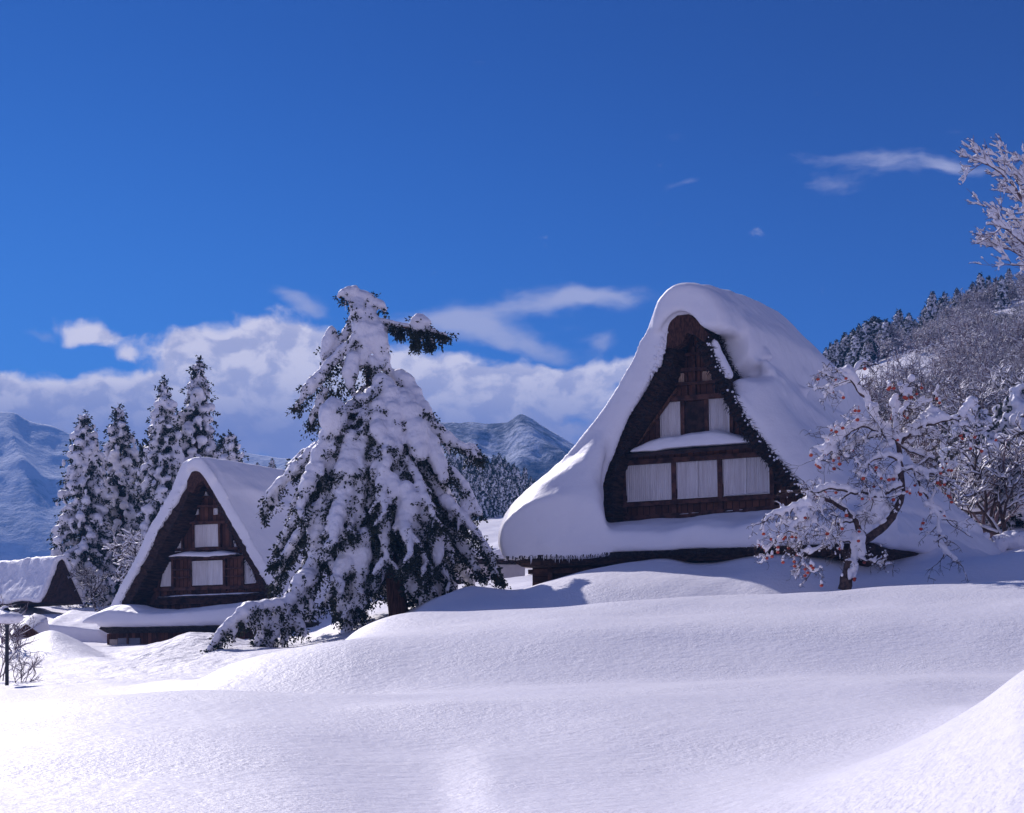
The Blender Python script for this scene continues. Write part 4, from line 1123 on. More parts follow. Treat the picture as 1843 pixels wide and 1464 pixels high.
# traced limbs and lumps (photo px; r in px; d depth m)
def limb(seq, leaf=1.0, sq=0.95, tong=0.5, woodr=0.05):
    pts = [T(a, b, d) for a, b, r_, d in seq]; add_chain(pts, [r_ * FPX for a, b, r_, d in seq], leaf, squash=sq, tongues=tong)
    if len(pts) > 3: tips.append((pts[-1], pts[-1] - pts[-2]))
    if woodr: wood.tube([p - [0, 0, 0.1] for p in pts], woodr, 5)
limb([(611, 533, 5, -.3), (616, 526, 6, -.3), (628, 522, 7, -.2), (640, 527, 11, -.1), (655, 536, 13, 0), (672, 545, 11, 0), (684, 547, 8, 0), (691, 556, 6, 0)], .5)
limb([(645, 545, 14, -.2), (648, 575, 16, -.3), (652, 605, 17, -.3), (654, 635, 14, -.3), (652, 655, 9, -.3)], .5)
limb([(660, 560, 16, 0), (670, 590, 20, -.1), (682, 620, 17, -.2), (690, 645, 13, -.2), (695, 664, 9, -.2)], .6)
limb([(670, 650, 10, -.4), (678, 668, 8, -.4), (672, 685, 6, -.3)], 2.5)
limb([(640, 565, 8, .1), (628, 590, 8, .1), (615, 615, 9, .1), (600, 635, 8, .1), (585, 655, 8, .1), (576, 672, 6, .1)], 2.5)
limb([(597, 600, 9, 0), (590, 618, 14, 0), (583, 636, 8, 0)], .3, 1.5)
limb([(640, 605, 8, -.5), (622, 625, 9, -.5), (605, 640, 9, -.5), (590, 658, 9, -.5), (575, 678, 10, -.5), (562, 690, 12, -.5), (550, 705, 9, -.5), (540, 722, 5, -.5), (531, 733, 3, -.5)], 2.2)
limb([(632, 645, 13, -.7), (632, 660, 15, -.7), (630, 678, 12, -.7), (630, 692, 7, -.7)], .6, 1.2)
for (x, y) in ((612, 660), (605, 680), (598, 700), (612, 700), (590, 715), (618, 690), (600, 665), (585, 700), (570, 745), (562, 760), (660, 660), (665, 680), (690, 665), (680, 672), (668, 700)):
    for _ in range(12):
        LP.append(T(x + rf.normal() * 9, y + rf.normal() * 9, rf.normal() * .3 - .3)); LD.append(np.array([rf.normal() * .6, rf.normal() * .6, -1]))
limb([(585, 705, 8, -.4), (576, 720, 9, -.4), (574, 738, 6, -.4)], 1)
limb([(570, 735, 7, -.3), (562, 750, 7, -.3), (561, 764, 4, -.3)], 3)
limb([(600, 733, 17, -1.5), (600, 748, 24, -1.6), (600, 764, 19, -1.6), (593, 777, 11, -1.5)], .3, 1.15, 0)
limb([(686, 577, 5, 0), (705, 580, 5, 0), (725, 584, 6, 0), (745, 590, 6, 0), (765, 593, 6, 0), (785, 596, 4, 0), (804, 604, 3, 0)], 3.2, .7)
limb([(745, 592, 4, 0), (748, 608, 3, 0), (749, 622, 2, 0)], 3.5); limb([(768, 595, 4, 0), (773, 612, 3, 0), (775, 624, 2, 0)], 3.5); limb([(712, 583, 4, 0), (718, 596, 3, 0), (722, 600, 2, 0)], 3.5)
limb([(748, 577, 10, 0), (758, 575, 13, 0), (768, 581, 8, 0)], .1, .9, 0, 0)
limb([(650, 716, 10, -1.), (662, 722, 13, -1.), (676, 727, 11, -1.)], .6, .8, 0, 0); limb([(668, 704, 10, -.9), (678, 704, 14, -.9), (686, 720, 10, -.9)], .3, 1, 0, 0)
limb([(640, 742, 5, -.9), (655, 738, 6, -.9), (672, 736, 5, -.9)], 4); limb([(625, 745, 9, -.6), (636, 725, 9, -.4), (655, 703, 8, -.2)], .6)
limb([(688, 690, 16, -.7), (700, 710, 20, -.9), (706, 740, 22, -1.1), (708, 775, 22, -1.3), (706, 805, 20, -1.5), (704, 830, 16, -1.6)], .5, 1, .4)
limb([(705, 672, 10, 0), (722, 680, 15, -.1), (738, 695, 16, -.2), (748, 715, 14, -.4), (760, 745, 15, -.6), (778, 768, 14, -.6), (800, 786, 12, -.5), (822, 800, 9, -.4), (842, 806, 6, -.4), (858, 822, 4, -.4)], .8)
limb([(725, 715, 18, -.8), (740, 750, 22, -1.2), (750, 785, 20, -1.5), (756, 815, 16, -1.7)], .5, 1, .4)
limb([(755, 765, 16, -.8), (775, 800, 18, -1.1), (790, 835, 15, -1.3), (800, 860, 10, -1.4)], .9)
limb([(700, 800, 12, -1.9), (690, 850, 12, -2.2), (684, 895, 10, -2.4)], .9); limb([(706, 862, 12, -2.2), (707, 880, 16, -2.2), (706, 898, 10, -2.2)], .5, 1.1, 0)
limb([(615, 790, 10, -.9), (596, 800, 16, -.9), (574, 812, 20, -.8), (552, 826, 15, -.7), (533, 842, 12, -.6), (518, 858, 10, -.5), (502, 872, 11, -.5), (490, 884, 9, -.5), (481, 902, 6, -.5), (476, 922, 4, -.5)], 1.8, .9, 1)
limb([(600, 795, 10, -.6), (575, 805, 10, -.5), (550, 815, 8, -.4), (520, 840, 6, -.3)], 1)
limb([(632, 790, 16, -1.4), (628, 830, 18, -1.7), (624, 850, 22, -1.8), (618, 880, 20, -1.9), (612, 910, 14, -2.)], .5, 1.1, .3)
limb([(648, 800, 10, -1.5), (652, 850, 12, -1.7), (645, 900, 14, -1.9), (642, 940, 11, -2), (640, 975, 8, -2.1)], .8)
limb([(600, 900, 10, -1.4), (580, 912, 15, -1.5), (566, 922, 16, -1.5), (568, 945, 11, -1.6), (562, 970, 8, -1.6), (556, 990, 6, -1.6)], .9)
limb([(560, 930, 9, -1), (545, 950, 9, -1), (530, 972, 10, -1), (518, 990, 8, -1), (508, 1010, 7, -1), (500, 1035, 5, -1), (493, 1052, 4, -1)], 2.4)
limb([(515, 1000, 4, -1), (500, 1008, 3, -1), (487, 1017, 2, -1)], 4)
limb([(560, 1040, 15, -2.4), (545, 1045, 20, -2.8), (532, 1058, 15, -3.1), (526, 1075, 11, -3.4), (508, 1088, 12, -3.8), (485, 1090, 13, -4.1), (460, 1094, 14, -4.5), (440, 1102, 14, -4.8), (424, 1115, 9, -5.1), (408, 1126, 8, -5.3), (394, 1142, 7, -5.5), (383, 1158, 5, -5.6), (374, 1172, 4, -5.7)], 1.1, .85, 1.3)
for x0, y0, x1, y1 in ((540, 1070, 538, 1110), (520, 1090, 515, 1125), (500, 1100, 492, 1135), (475, 1102, 470, 1140), (455, 1105, 450, 1130), (555, 1055, 560, 1100), (485, 1115, 460, 1160), (500, 1130, 475, 1168), (520, 1120, 508, 1155), (530, 1110, 548, 1140), (404, 1132, 395, 1160), (420, 1122, 418, 1145)):
    dd = -2.6 - (560 - x0) * 0.017; limb([(x0, y0, 9, dd), ((x0 + x1) / 2, (y0 + y1) / 2, 9, dd), (x1, y1, 5, dd)], 1.2)
limb([(790, 840, 10, -.8), (815, 850, 9, -.8), (835, 870, 8, -.8), (850, 900, 9, -.8), (858, 920, 9, -.8)], 1.6); limb([(838, 902, 12, -.7), (843, 915, 13, -.7)], .3, 1.2, 0)
limb([(800, 900, 12, -1.1), (830, 930, 9, -1.1), (855, 955, 8, -1), (875, 985, 7, -1), (888, 1010, 5, -1), (896, 1035, 3, -1), (903, 1045, 2, -1)], 3.0)
limb([(830, 805, 5, -.3), (850, 800, 5, -.2), (862, 815, 4, -.2), (866, 830, 3, -.2)], 2.6)
limb([(760, 900, 14, -1.9), (775, 930, 17, -2.), (785, 960, 15, -2.1), (790, 990, 12, -2.1), (788, 1010, 7, -2.1)], .8)
limb([(730, 880, 15, -2.2), (742, 905, 17, -2.3), (735, 940, 14, -2.4), (735, 975, 9, -2.4)], .9)
limb([(655, 960, 14, -2.3), (652, 1000, 16, -2.4), (646, 1040, 12, -2.4), (645, 1060, 7, -2.4)], 1.0)
limb([(700, 985, 10, -1.6), (690, 1010, 15, -1.8), (680, 1035, 13, -1.8), (672, 1060, 8, -1.8)], 1)
limb([(660, 1075, 8, -1.2), (645, 1095, 12, -1.3), (632, 1115, 12, -1.3), (622, 1135, 9, -1.3), (616, 1150, 5, -1.3)], 1)
for (x, y, s_, n_) in ((790, 1040, 16, 160), (775, 1000, 22, 200), (850, 985, 24, 200), (830, 960, 20, 160), (680, 950, 18, 160), (705, 960, 15, 120), (600, 1010, 25, 160), (520, 1110, 22, 120), (650, 830, 25, 160), (620, 820, 18, 120), (610, 785, 12, 140), (640, 770, 14, 120), (690, 900, 25, 160), (640, 930, 20, 140)):
    for _ in range(n_ // 5):
        LP.append(T(x + rf.normal() * s_, y + rf.normal() * s_, rf.normal() * .6 - .4)); LD.append(np.array([rf.normal() * .6, rf.normal() * .6, -1]))
root = empty('snow_laden_fir', (tr[1][0], tr[1][1], tr[1][2]), label='big drooping fir buried in thick snow lumps, tallest tree between the two farmhouses', cat='tree')
off = np.array([-tr[1][0], -tr[1][1], -tr[1][2]])
wood.v = [tuple(np.array(v) + off) for v in wood.v]; wood.build('trunk', M['bark'], root, True)
v, f = ellipsoids(np.array(C) + off, R, ICO2)
sm = remeshed(mesh_from(v, f), 0.06, 2, 0.5, 0.05, 0.24)
link('crown_snow', sm, M['snow_tree'], root)
n_ = len(sm.vertices); co = np.empty(n_ * 3, np.float32); sm.vertices.foreach_get('co', co); no = np.empty(n_ * 3, np.float32); sm.vertex_normals.foreach_get('vector', no)
co = co.reshape(-1, 3); no = no.reshape(-1, 3); pick = rf.choice(n_, 26000, replace=False); co, no = co[pick], no[pick]
m_ = fbm(co / 0.55 + 9, 3) + 0.16 * vnoise(co / 1.6) - 0.22 * np.clip(no[:, 2], -0.5, 1) - 0.03 * np.clip(co[:, 2] - 5, 0, 4)
sel = (m_ > 0.60) & (no[:, 2] < 0.75)
for p_, q_ in zip(co[sel][:5200], no[sel][:5200]):
    LP.append(p_ - off - q_ * 0.02); LD.append(q_ * 0.9 + np.array([0, 0, -0.75]))
TP_ = []; TD_ = []
for p_, d_ in tips:
    d_ = d_ / (np.linalg.norm(d_) + 1e-6)
    for _ in range(2): TP_.append(p_ + off + rf.normal(size=3) * 0.06); TD_.append(d_ + rf.normal(size=3) * 0.45 + np.array([0, 0, -0.35]))
v, f = join([sprays(np.array(LP) + off, LD, 7, 0.27, 0.11, 0.038, 3), sprays(TP_, TD_, 14, 0.42, 0.10, 0.034, 4)])
link('crown', mesh_from(v, f), M['leaf'], root)

# ---------------------------------------------------------------- cedars on the left
GL = 'snowy cedars behind the smaller farmhouse'
def px_h(y0, y1, Y): return (y0 - y1) / Q * Y
CED = [(21, 150, 744, 1075, 100, 60, 'snowy cedar at the left end of the cedar row, against the blue mountain'),
       (22, 220, 732, 1075, 104, 55, 'second snowy cedar from the left, slim top with round snow lumps'),
       (23, 293, 682, 1060, 98, 50, 'snowy cedar just left of the tallest one in the row'),
       (24, 350, 642, 1060, 100, 58, 'tallest snowy cedar, rising behind the smaller farmhouse ridge'),
       (25, 415, 782, 1000, 96, 34, 'short snowy cedar right of the tall row, peeking over the farmhouse roof')]
templ = []
for sd_, px, yt_, yb_, Y, w, lab in CED:
    Ht = px_h(yb_, yt_, Y); Rb = w / Q * Y * 1.05
    ms = conifer(sd_, Ht, Rb, int(Ht * 9.5), voxel=0.11, power=0.62); templ.append(ms)
    p = at(px, yb_, Y); place_conifer(ms, 'cedar_tree', p, 0, 1.0, M['leaf'], lab, group=GL)
tE = conifer(31, 10.0, 1.9, 95, (0.17, 0.34), 0.14, 0.7, leaf=(0.4, 0.22, 0.09)); tF = conifer(32, 10.0, 2.3, 95, (0.17, 0.36), 0.14, 0.8, leaf=(0.4, 0.22, 0.09))
tG = conifer(33, 10.0, 1.5, 85, (0.15, 0.3), 0.14, 0.6, leaf=(0.4, 0.22, 0.09))
for i, (px, yt_, yb_, Y, lab) in enumerate(((490, 826, 870, 130, 'tiny far snowy cedar right above the smaller farmhouse ridge'), (463, 833, 866, 150, 'faint sparse treetop just left of the tiny far cedar'), (405, 790, 1000, 108, 'snowy cedar half hidden behind the short one right of the tall row'),
        (262, 800, 1060, 108, 'dark snowy cedar filling the gap between second and third tall cedars'), (185, 850, 1070, 108, 'lower snowy cedar between the first and second tall cedars'), (322, 760, 1040, 106, 'snowy cedar squeezed behind the two tallest cedars'))):
    Ht = px_h(yb_, yt_, Y); s = Ht / 10; place_conifer((tE, tF, tG)[i % 3], 'cedar_tree', at(px, yb_, Y), i * 1.3, (max(s * 0.8, .12 * Ht), max(s * 0.8, .12 * Ht), s), M['leaf'], lab, group=GL)

# ---------------------------------------------------------------- forest in the valley gap
GF = 'cedar forest below the centre mountain'
k = 0
for row, (Y, yb_, n) in enumerate(((262, 905, 22), (250, 915, 22), (238, 925, 20), (226, 934, 12))):
    for i in range(n):
        px = 792 + (972 - 792) * (i + rnd.random()) / n
        top = np.interp(px, [790, 850, 880, 905, 930, 958, 975], [812, 812, 812, 822, 832, 848, 880]) + rnd.uniform(-6, 12) + row * 12
        if row == 3 and px > 945: continue
        Ht = px_h(yb_, top, Y); s = Ht / 10
        place_conifer((tG, tE)[k % 2], 'forest_cedar', at(px, yb_ + 3, Y), rnd.random() * 6, (s * 0.85, s * 0.85, s), M['leaf_far'], ('slender snow-dusted cedar in the front rows of the dark forest right of the big fir' if row > 1 else 'slender cedar in the back rows of the dark forest, tip against the centre mountain'), group=GF); k += 1

# ---------------------------------------------------------------- bare trees
def bare(seed, Ht, levels=4, spread=0.55, nchild=4, r0=None, snow_r=1.4, twig_r=0.010, droop=0.0, multi=1, snow_min=0.012, lift=0.75):
    """leafless tree with snow lying along its twigs"""
    r = np.random.default_rng(seed); W = MB(); S = MB(); ends = []
    def grow(p, d, L, rad, lv):
        n = 4 if lv < levels - 1 else 3; pts = [p]; dd = d.copy()
        for k in range(n):
            dd = dd + r.normal(size=3) * 0.16; dd[2] += (0.10 - droop * (lv > 0)); dd /= np.linalg.norm(dd); pts.append(pts[-1] + dd * L / n)
        rr = [max(twig_r * 0.6, rad * (1 - 0.55 * k / n)) for k in range(n + 1)]
        W.tube(pts, rr, 5 if lv < 2 else 3, cap=False)
        flat = 1 - abs(d[2]) * 0.7
        sr = [max(snow_min, q * snow_r) * flat for q in rr]; sr[0] *= .5; sr[-1] *= .5
        S.tube([q + np.array([0, 0, lift * (a + b)]) for q, a, b in zip(pts, rr, sr)], sr, 4 if lv < 2 else 3, cap=False)
        if lv >= levels: ends.append(pts[-1]); return
        for k in range(nchild + (1 if lv else 2)):
            t = r.uniform(0.25, 1.0) if k else 1.0; i = min(n - 1, int(t * n)); q = pts[i] * (1 - (t * n - i)) + pts[min(n, i + 1)] * (t * n - i) if t < 1 else pts[-1]
            v = r.normal(size=3); v -= dd * v.dot(dd); v /= np.linalg.norm(v) + 1e-6
            e = dd * (1 - spread * 0.5) + v * spread * r.uniform(0.7, 1.4); e /= np.linalg.norm(e)
            grow(q, e, L * r.uniform(0.5, 0.75), max(twig_r, rad * (0.62 if k else 0.75)), lv + 1)
    r0 = r0 or Ht * 0.018
    for m in range(multi):
        d = np.array([r.normal() * (0.12 if multi == 1 else 0.45), r.normal() * (0.12 if multi == 1 else 0.45), 1.0]); d /= np.linalg.norm(d)
        grow(np.array([r.normal() * 0.1 * (multi > 1), r.normal() * 0.1 * (multi > 1), -0.3]), d, Ht * 0.42, r0, 0)
    return W.mesh(True), S.mesh(True)
def place_bare(ms, name, loc, rz, s, label, group=None, cat='tree', mat=None):
    root = empty(name, loc, rz, label=label, cat=cat, group=group); root.scale = s if isinstance(s, tuple) else (s, s, s)
    link('branches', ms[0], mat or M['bark_grey'], root); link('branch_snow', ms[1], M['snow_tree'], root)
    return root
B1 = bare(41, 6.5, 4, 0.65, 3, snow_r=1.3, twig_r=0.014, snow_min=0.042)
B2 = bare(42, 6.0, 4, 0.6, 3, snow_r=1.3, twig_r=0.014, multi=3, snow_min=0.042)
B3 = bare(43, 5.0, 4, 0.75, 3, snow_r=1.2, twig_r=0.014, multi=2, snow_min=0.025)
bh = bare(44, 6.5, 4, 0.75, 3, r0=0.13, snow_r=1.7, twig_r=0.016, multi=2, snow_min=0.07)
place_bare(bh, 'bare_tree', at(228, 1095, 88), 0.4, (1.0, 1.0, 1.05), 'leafless tree coated in snow in front of the left cedars, beside the farmhouse roof')
place_bare(B3, 'bare_tree', at(172, 1092, 91), 1.4, 0.8, 'small leafless snowy tree right of the distant hut')
# ---------------------------------------------------------------- persimmon tree with its fruit
YP = 48.0
rp = np.random.default_rng(8)
def TP(px, py, d=0.0): return T(px, py, d, YP)
PW = MB(); PC = []; PR = []; nodes = []
mpx = YP / Q
def psnow(p, r, flat=0.8):
    PC.append(p); PR.append((r, r, r * flat))
def twig(p, d, L, rad, lv):
    n = 4; pts = [p]; dd = np.array(d, float)
    for k in range(n):
        dd = dd + rp.normal(size=3) * 0.22 + np.array([0, 0, -0.10 if lv else -0.04]); dd /= np.linalg.norm(dd)
        pts.append(pts[-1] + dd * L / n)
    rr = [max(0.006, rad * (1 - 0.6 * k / n)) for k in range(n + 1)]
    PW.tube(pts, rr, 4 if lv == 0 else 3, cap=False)
    cov = (0.56, 0.32, 0.11)[min(lv, 2)]
    for a, b in zip(pts[:-1], pts[1:]):
        if rp.random() < cov:
            m = max(2, int(np.linalg.norm(b - a) / 0.055)); rs = rp.uniform(0.03, 0.07) * (1.15 if lv == 0 else 0.75)
            for j in range(m):
                q = a + (b - a) * (j + rp.random() * .5) / m; psnow(q + [0, 0, rs * 0.7], rs * rp.uniform(0.7, 1.2), rp.uniform(.8, 1.3))
    if lv: nodes.extend(pts[2:])
    if lv < 3:
        for k in range((3, 2, 2)[lv]):
            i = rp.integers(1, n + 1); v = rp.normal(size=3); v[1] *= 0.9; v /= np.linalg.norm(v)
            e = dd * 0.55 + v * 0.9; twig(pts[i], e, L * rp.uniform(0.45, 0.8), rad * 0.55, lv + 1)
def plimb(seq, r0, r1, snow=1.0, tw=1.0, sr=None, twl=0.95):
    pts = [TP(*q) for q in seq]; pts = resample(pts, max(4, int(len(seq) * 2.5))); n = len(pts)
    pts = pts + rp.normal(size=pts.shape) * 0.02
    r0 *= 0.78; r1 *= 0.8; rr = np.linspace(r0, r1, n); PW.tube(pts, list(rr), 7, cap=False)
    if snow:
        c, r_ = chain_pts(pts, [max(0.055, (sr or 0.115) * 0.88) * rp.uniform(0.6, 1.2) for _ in pts], 0.5)
        for k, (p, q) in enumerate(zip(c, r_)):
            if vnoise([[k * 0.35, seq[0][0], 1.0]])[0] < 0.25 + 0.62 * snow: psnow(p + np.array([0, 0, q * 0.75 + r0 * 0.5]), q * rp.uniform(0.85, 1.1), 1.0)
    for k in range(1, n):
        for _ in range(rp.poisson(0.85 * tw)):
            t_ = pts[k] - pts[k-1]; t_ /= np.linalg.norm(t_); v = rp.normal(size=3); v /= np.linalg.norm(v)
            twig(pts[k], t_ * 0.6 + v, rp.uniform(0.45, twl), 0.020, 0)
# trunk and main forks, traced
plimb([(1521, 1062, 0), (1526, 1035, 0), (1533, 1005, 0), (1541, 980, 0), (1548, 958, 0)], 0.30, 0.24, 0, 0)
plimb([(1548, 975, 0), (1566, 968, 0), (1588, 950, 0), (1606, 928, 0.1), (1620, 906, 0.1), (1624, 884, 0.1), (1621, 850, 0), (1619, 815, 0), (1615, 790, 0)], 0.20, 0.11, .25, .15)
plimb([(1548, 960, 0), (1540, 938, -.3), (1520, 918, -.5), (1500, 905, -.6), (1482, 898, -.7)], 0.14, 0.07, .7, .6)
plimb([(1615, 790, 0), (1600, 782, .2), (1587, 779, .3), (1573, 752, .3), (1558, 722, .2), (1542, 698, .1), (1529, 680, 0)], 0.10, 0.05, .9, .35, .2)
plimb([(1529, 680, 0), (1515, 668, -.1), (1497, 671, -.3), (1478, 676, -.5)], 0.03, 0.012, .5, .6, .08, .5)
plimb([(1529, 680, 0), (1543, 664, .2), (1554, 652, .3)], 0.04, 0.012, 1, .5, .14, .5)
plimb([(1529, 685, 0), (1512, 690, -.2), (1490, 697, -.5), (1470, 700, -.6)], 0.02, 0.01, .3, .6, .07, .5)
plimb([(1616, 800, 0), (1612, 765, -.2), (1609, 738, -.3), (1612, 722, -.4), (1625, 705, -.5), (1640, 690, -.5)], 0.07, 0.02, .8, .7, .16)
plimb([(1640, 780, 0), (1657, 767, -.2), (1675, 765, -.4), (1697, 760, -.5), (1717, 754, -.6), (1735, 742, -.7), (1748, 735, -.7)], 0.07, 0.02, 1, .6, .22)
plimb([(1618, 800, 0), (1628, 790, -.1), (1640, 780, 0)], 0.09, 0.07, .6, .2)
plimb([(1717, 754, -.6), (1735, 765, -.7), (1755, 778, -.7)], 0.03, 0.01, .4, .8, .1, .6)
plimb([(1645, 785, .3), (1662, 776, .4), (1680, 779, .5), (1695, 793, .5), (1715, 802, .5), (1738, 812, .6)], 0.05, 0.015, .6, .9, .13)
plimb([(1640, 840, .2), (1655, 870, .3), (1673, 905, .4), (1689, 934, .4), (1690, 960, .4), (1689, 982, .4), (1705, 998, .4), (1722, 1012, .4)], 0.05, 0.02, .75, .5, .13, .7)
plimb([(1676, 908, .4), (1692, 920, .5), (1706, 938, .5), (1728, 955, .5), (1750, 968, .6)], 0.03, 0.01, .5, .6, .09, .6)
plimb([(1621, 850, 0), (1640, 842, .1), (1665, 850, .2), (1690, 858, .2), (1712, 872, .2)], 0.05, 0.02, .7, 1.2)
plimb([(1615, 795, 0), (1598, 790, -.3), (1584, 778, -.5), (1560, 768, -.6), (1540, 772, -.7), (1520, 786, -.7), (1497, 804, -.8), (1487, 818, -.8)], 0.07, 0.015, .9, 1.0, .17)
plimb([(1585, 785, .2), (1560, 790, .3), (1540, 800, .3), (1520, 812, .3), (1500, 830, .3)], 0.05, 0.012, .8, 1.1, .13)
plimb([(1620, 878, -.2), (1602, 884, -.3), (1580, 896, -.4), (1558, 888, -.6), (1538, 890, -.7), (1517, 882, -.8), (1497, 880, -.8), (1478, 885, -.9), (1460, 893, -.9), (1446, 912, -1), (1438, 930, -1)], 0.07, 0.02, .8, 1.0, .15)
plimb([(1482, 898, -.7), (1468, 912, -.8), (1460, 938, -.9), (1452, 960, -1), (1440, 980, -1)], 0.04, 0.012, .6, 1.1, .11)
plimb([(1450, 900, -1), (1425, 918, -1), (1400, 928, -1), (1380, 935, -1)], 0.035, 0.01, .9, .9, .14, .6)
plimb([(1540, 942, -.2), (1520, 940, -.5), (1503, 947, -.6), (1492, 966, -.7), (1486, 985, -.7)], 0.04, 0.015, .6, .9, .11)
plimb([(1446, 930, -1), (1420, 955, -1.2), (1400, 975, -1.2), (1382, 990, -1.2)], 0.025, 0.01, .4, 1.3, .08, .6)
plimb([(1452, 960, -1), (1440, 990, -1.2), (1445, 1020, -1.3), (1470, 1035, -1.3)], 0.025, 0.01, .5, 1.3, .08, .6)
plimb([(1546, 985, 0), (1528, 975, -.5), (1505, 975, -.9), (1480, 985, -1.2), (1455, 1000, -1.3)], 0.035, 0.012, .7, 1.2, .1)
plimb([(1535, 1010, 0), (1552, 1005, -.4), (1570, 1012, -.7), (1588, 1025, -.8)], 0.02, 0.008, .3, 1.2, .06, .6)
plimb([(1619, 830, -.1), (1600, 822, -.5), (1580, 826, -.8), (1560, 838, -.9), (1545, 855, -.9)], 0.05, 0.015, .8, 1.2, .14)
plimb([(1616, 800, .2), (1636, 812, .5), (1660, 820, .7), (1690, 830, .8)], 0.05, 0.015, .8, 1.2, .14)
plimb([(1608, 740, 0), (1630, 735, .4), (1655, 728, .6), (1680, 722, .7)], 0.03, 0.01, .7, 1., .12)
# fat snow cushions caught in the forks
def cushion(px, py, rx, ry, d):
    for _ in range(7): 
        p = TP(px + rp.normal() * rx * .3, py + rp.normal() * ry * .3, d + rp.normal() * .1); PC.append(p); PR.append((rx * mpx * .72, rx * mpx * .6, ry * mpx * .72))
for c_ in ((1572, 912, 30, 26, 0), (1577, 925, 26, 22, .1), (1682, 748, 24, 13, 0), (1660, 752, 12, 14, 0), (1733, 744, 11, 12, -.5), (1525, 666, 14, 9, 0), (1575, 735, 9, 14, 0), (1617, 842, 9, 15, -.2), (1613, 725, 12, 9, -.3), (1632, 700, 12, 10, -.3), (1598, 800, 16, 10, -.3), (1640, 775, 16, 10, .1),
           (1485, 806, 9, 11, -.8), (1504, 812, 7, 10, -.8), (1458, 905, 12, 12, -1), (1450, 925, 12, 12, -1), (1546, 968, 12, 20, -.3), (1540, 1018, 6, 16, -.3), (1530, 1030, 6, 14, -.3), (1545, 975, 12, 20, -.25), (1537, 1000, 7, 22, -.3), (1550, 992, 8, 18, -.25), (1660, 850, 7, 12, .2), (1695, 800, 7, 10, .4), (1668, 905, 9, 8, .4), (1600, 690, 6, 7, -.2), (1610, 880, 12, 8, 0), (1520, 770, 14, 8, -.7), (1560, 760, 12, 8, -.6)):
    cushion(*c_)
base = np.array(TP(1521, 1062)); 
PW.v = [tuple(np.array(v) - base) for v in PW.v]
proot = empty('persimmon_tree', tuple(base), label='crooked leafless persimmon tree dotted with red fruit and snow beside the large farmhouse', cat='tree')
PW.build('trunk', M['bark_grey'], proot, True)
# fruit hanging near the places where the photo shows clusters
FRU = [(1471, 681), (1502, 679), (1527, 675), (1555, 656), (1598, 686), (1608, 695), (1600, 706), (1498, 708), (1517, 713), (1550, 727), (1539, 738), (1543, 755), (1635, 712), (1640, 710), (1650, 708), (1626, 713), (1658, 688), (1687, 718), (1696, 721), (1675, 731), (1682, 749), (1627, 746), (1631, 751), (1605, 753), (1492, 771), (1504, 773), (1513, 764), (1500, 761), (1492, 790), (1490, 796), (1614, 795), (1532, 805), (1727, 780), (1731, 790), (1755, 785), (1750, 803), (1791, 790), (1784, 812), (1459, 818), (1487, 816), (1499, 827), (1508, 819), (1469, 834), (1475, 836), (1479, 836), (1504, 843), (1511, 833), (1555, 857), (1545, 845), (1578, 840), (1577, 847), (1609, 857), (1612, 862), (1619, 852), (1599, 863), (1692, 846), (1695, 840), (1710, 844), (1713, 846), (1704, 833), (1686, 866), (1689, 868), (1693, 871), (1697, 868), (1706, 888), (1710, 892), (1713, 901), (1700, 887), (1632, 878), (1658, 889), (1646, 870), (1653, 884), (1636, 888), (1572, 874), (1588, 863), (1597, 863), (1570, 895), (1553, 896), (1606, 897), (1649, 936), (1653, 951), (1689, 927), (1700, 938),
       (1470, 893), (1484, 880), (1497, 872), (1503, 880), (1445, 927), (1448, 929), (1458, 930), (1524, 918), (1500, 942), (1510, 942), (1515, 949), (1488, 955), (1492, 958), (1375, 956), (1391, 966), (1401, 964), (1409, 971), (1412, 963), (1423, 963), (1432, 965), (1375, 982), (1378, 988), (1401, 990), (1399, 982), (1421, 986), (1442, 975), (1436, 994), (1362, 975), (1376, 986), (1380, 999), (1386, 1001), (1408, 1008), (1431, 1011), (1429, 1018), (1448, 1022), (1461, 1017), (1469, 1015), (1455, 1030), (1542, 953), (1544, 977), (1538, 981), (1512, 984), (1555, 1012), (1539, 1048), (1550, 1044), (1478, 1052), (1455, 1036)]
nd = np.array(nodes); 
scr = np.stack([CX + F * nd[:, 0] / nd[:, 1], HZ - F * nd[:, 2] / nd[:, 1]], 1)
fm = MB(); vv, ff = ICO2
for v in vv:
    r_ = math.hypot(v[0], v[1]); ang = math.atan2(v[1], v[0]); k = 1 + 0.03 * math.cos(4 * ang) * r_
    fm.v.append((v[0] * 0.060 * k, v[1] * 0.060 * k, v[2] * 0.055 * (1 - 0.15 * (v[2] > 0.6))))
fm.f = [tuple(f) for f in ff]; b_ = len(fm.v)
fm.tube([(0, 0, 0.065), (0.005, 0, 0.10), (0, 0.004, 0.16)], 0.009, 4)
fmesh = fm.mesh(True, 'fruit'); fmesh.materials.append(M['fruit'])
extra = MB()
for i, (fx, fy) in enumerate(FRU):
    d2 = (scr[:, 0] - fx) ** 2 + (scr[:, 1] - fy + 5) ** 2; j = int(np.argmin(d2 + rp.random(len(d2)) * 15))
    q = nd[j] - np.array([0, 0, 0.15])
    if d2[j] > 400: continue
    if rp.random() < 0.75:
        c = q + [0, 0, 0.14]; PC.append(c); PR.append((0.06, 0.06, 0.10)); PC.append(c - [0, 0, 0.06]); PR.append((0.075, 0.075, 0.05))
    if len(proot.children) < 100:
        o = link('fruit', fmesh, None, proot, loc=tuple(q - base)); s_ = rp.uniform(0.85, 1.2); o.scale = (s_,) * 3
    else:
        extra.add([tuple(np.array(v) + q - base) for v in fm.v], fm.f)
if extra.v: extra.build('fruit_clusters', M['fruit'], proot, True, kind='stuff')
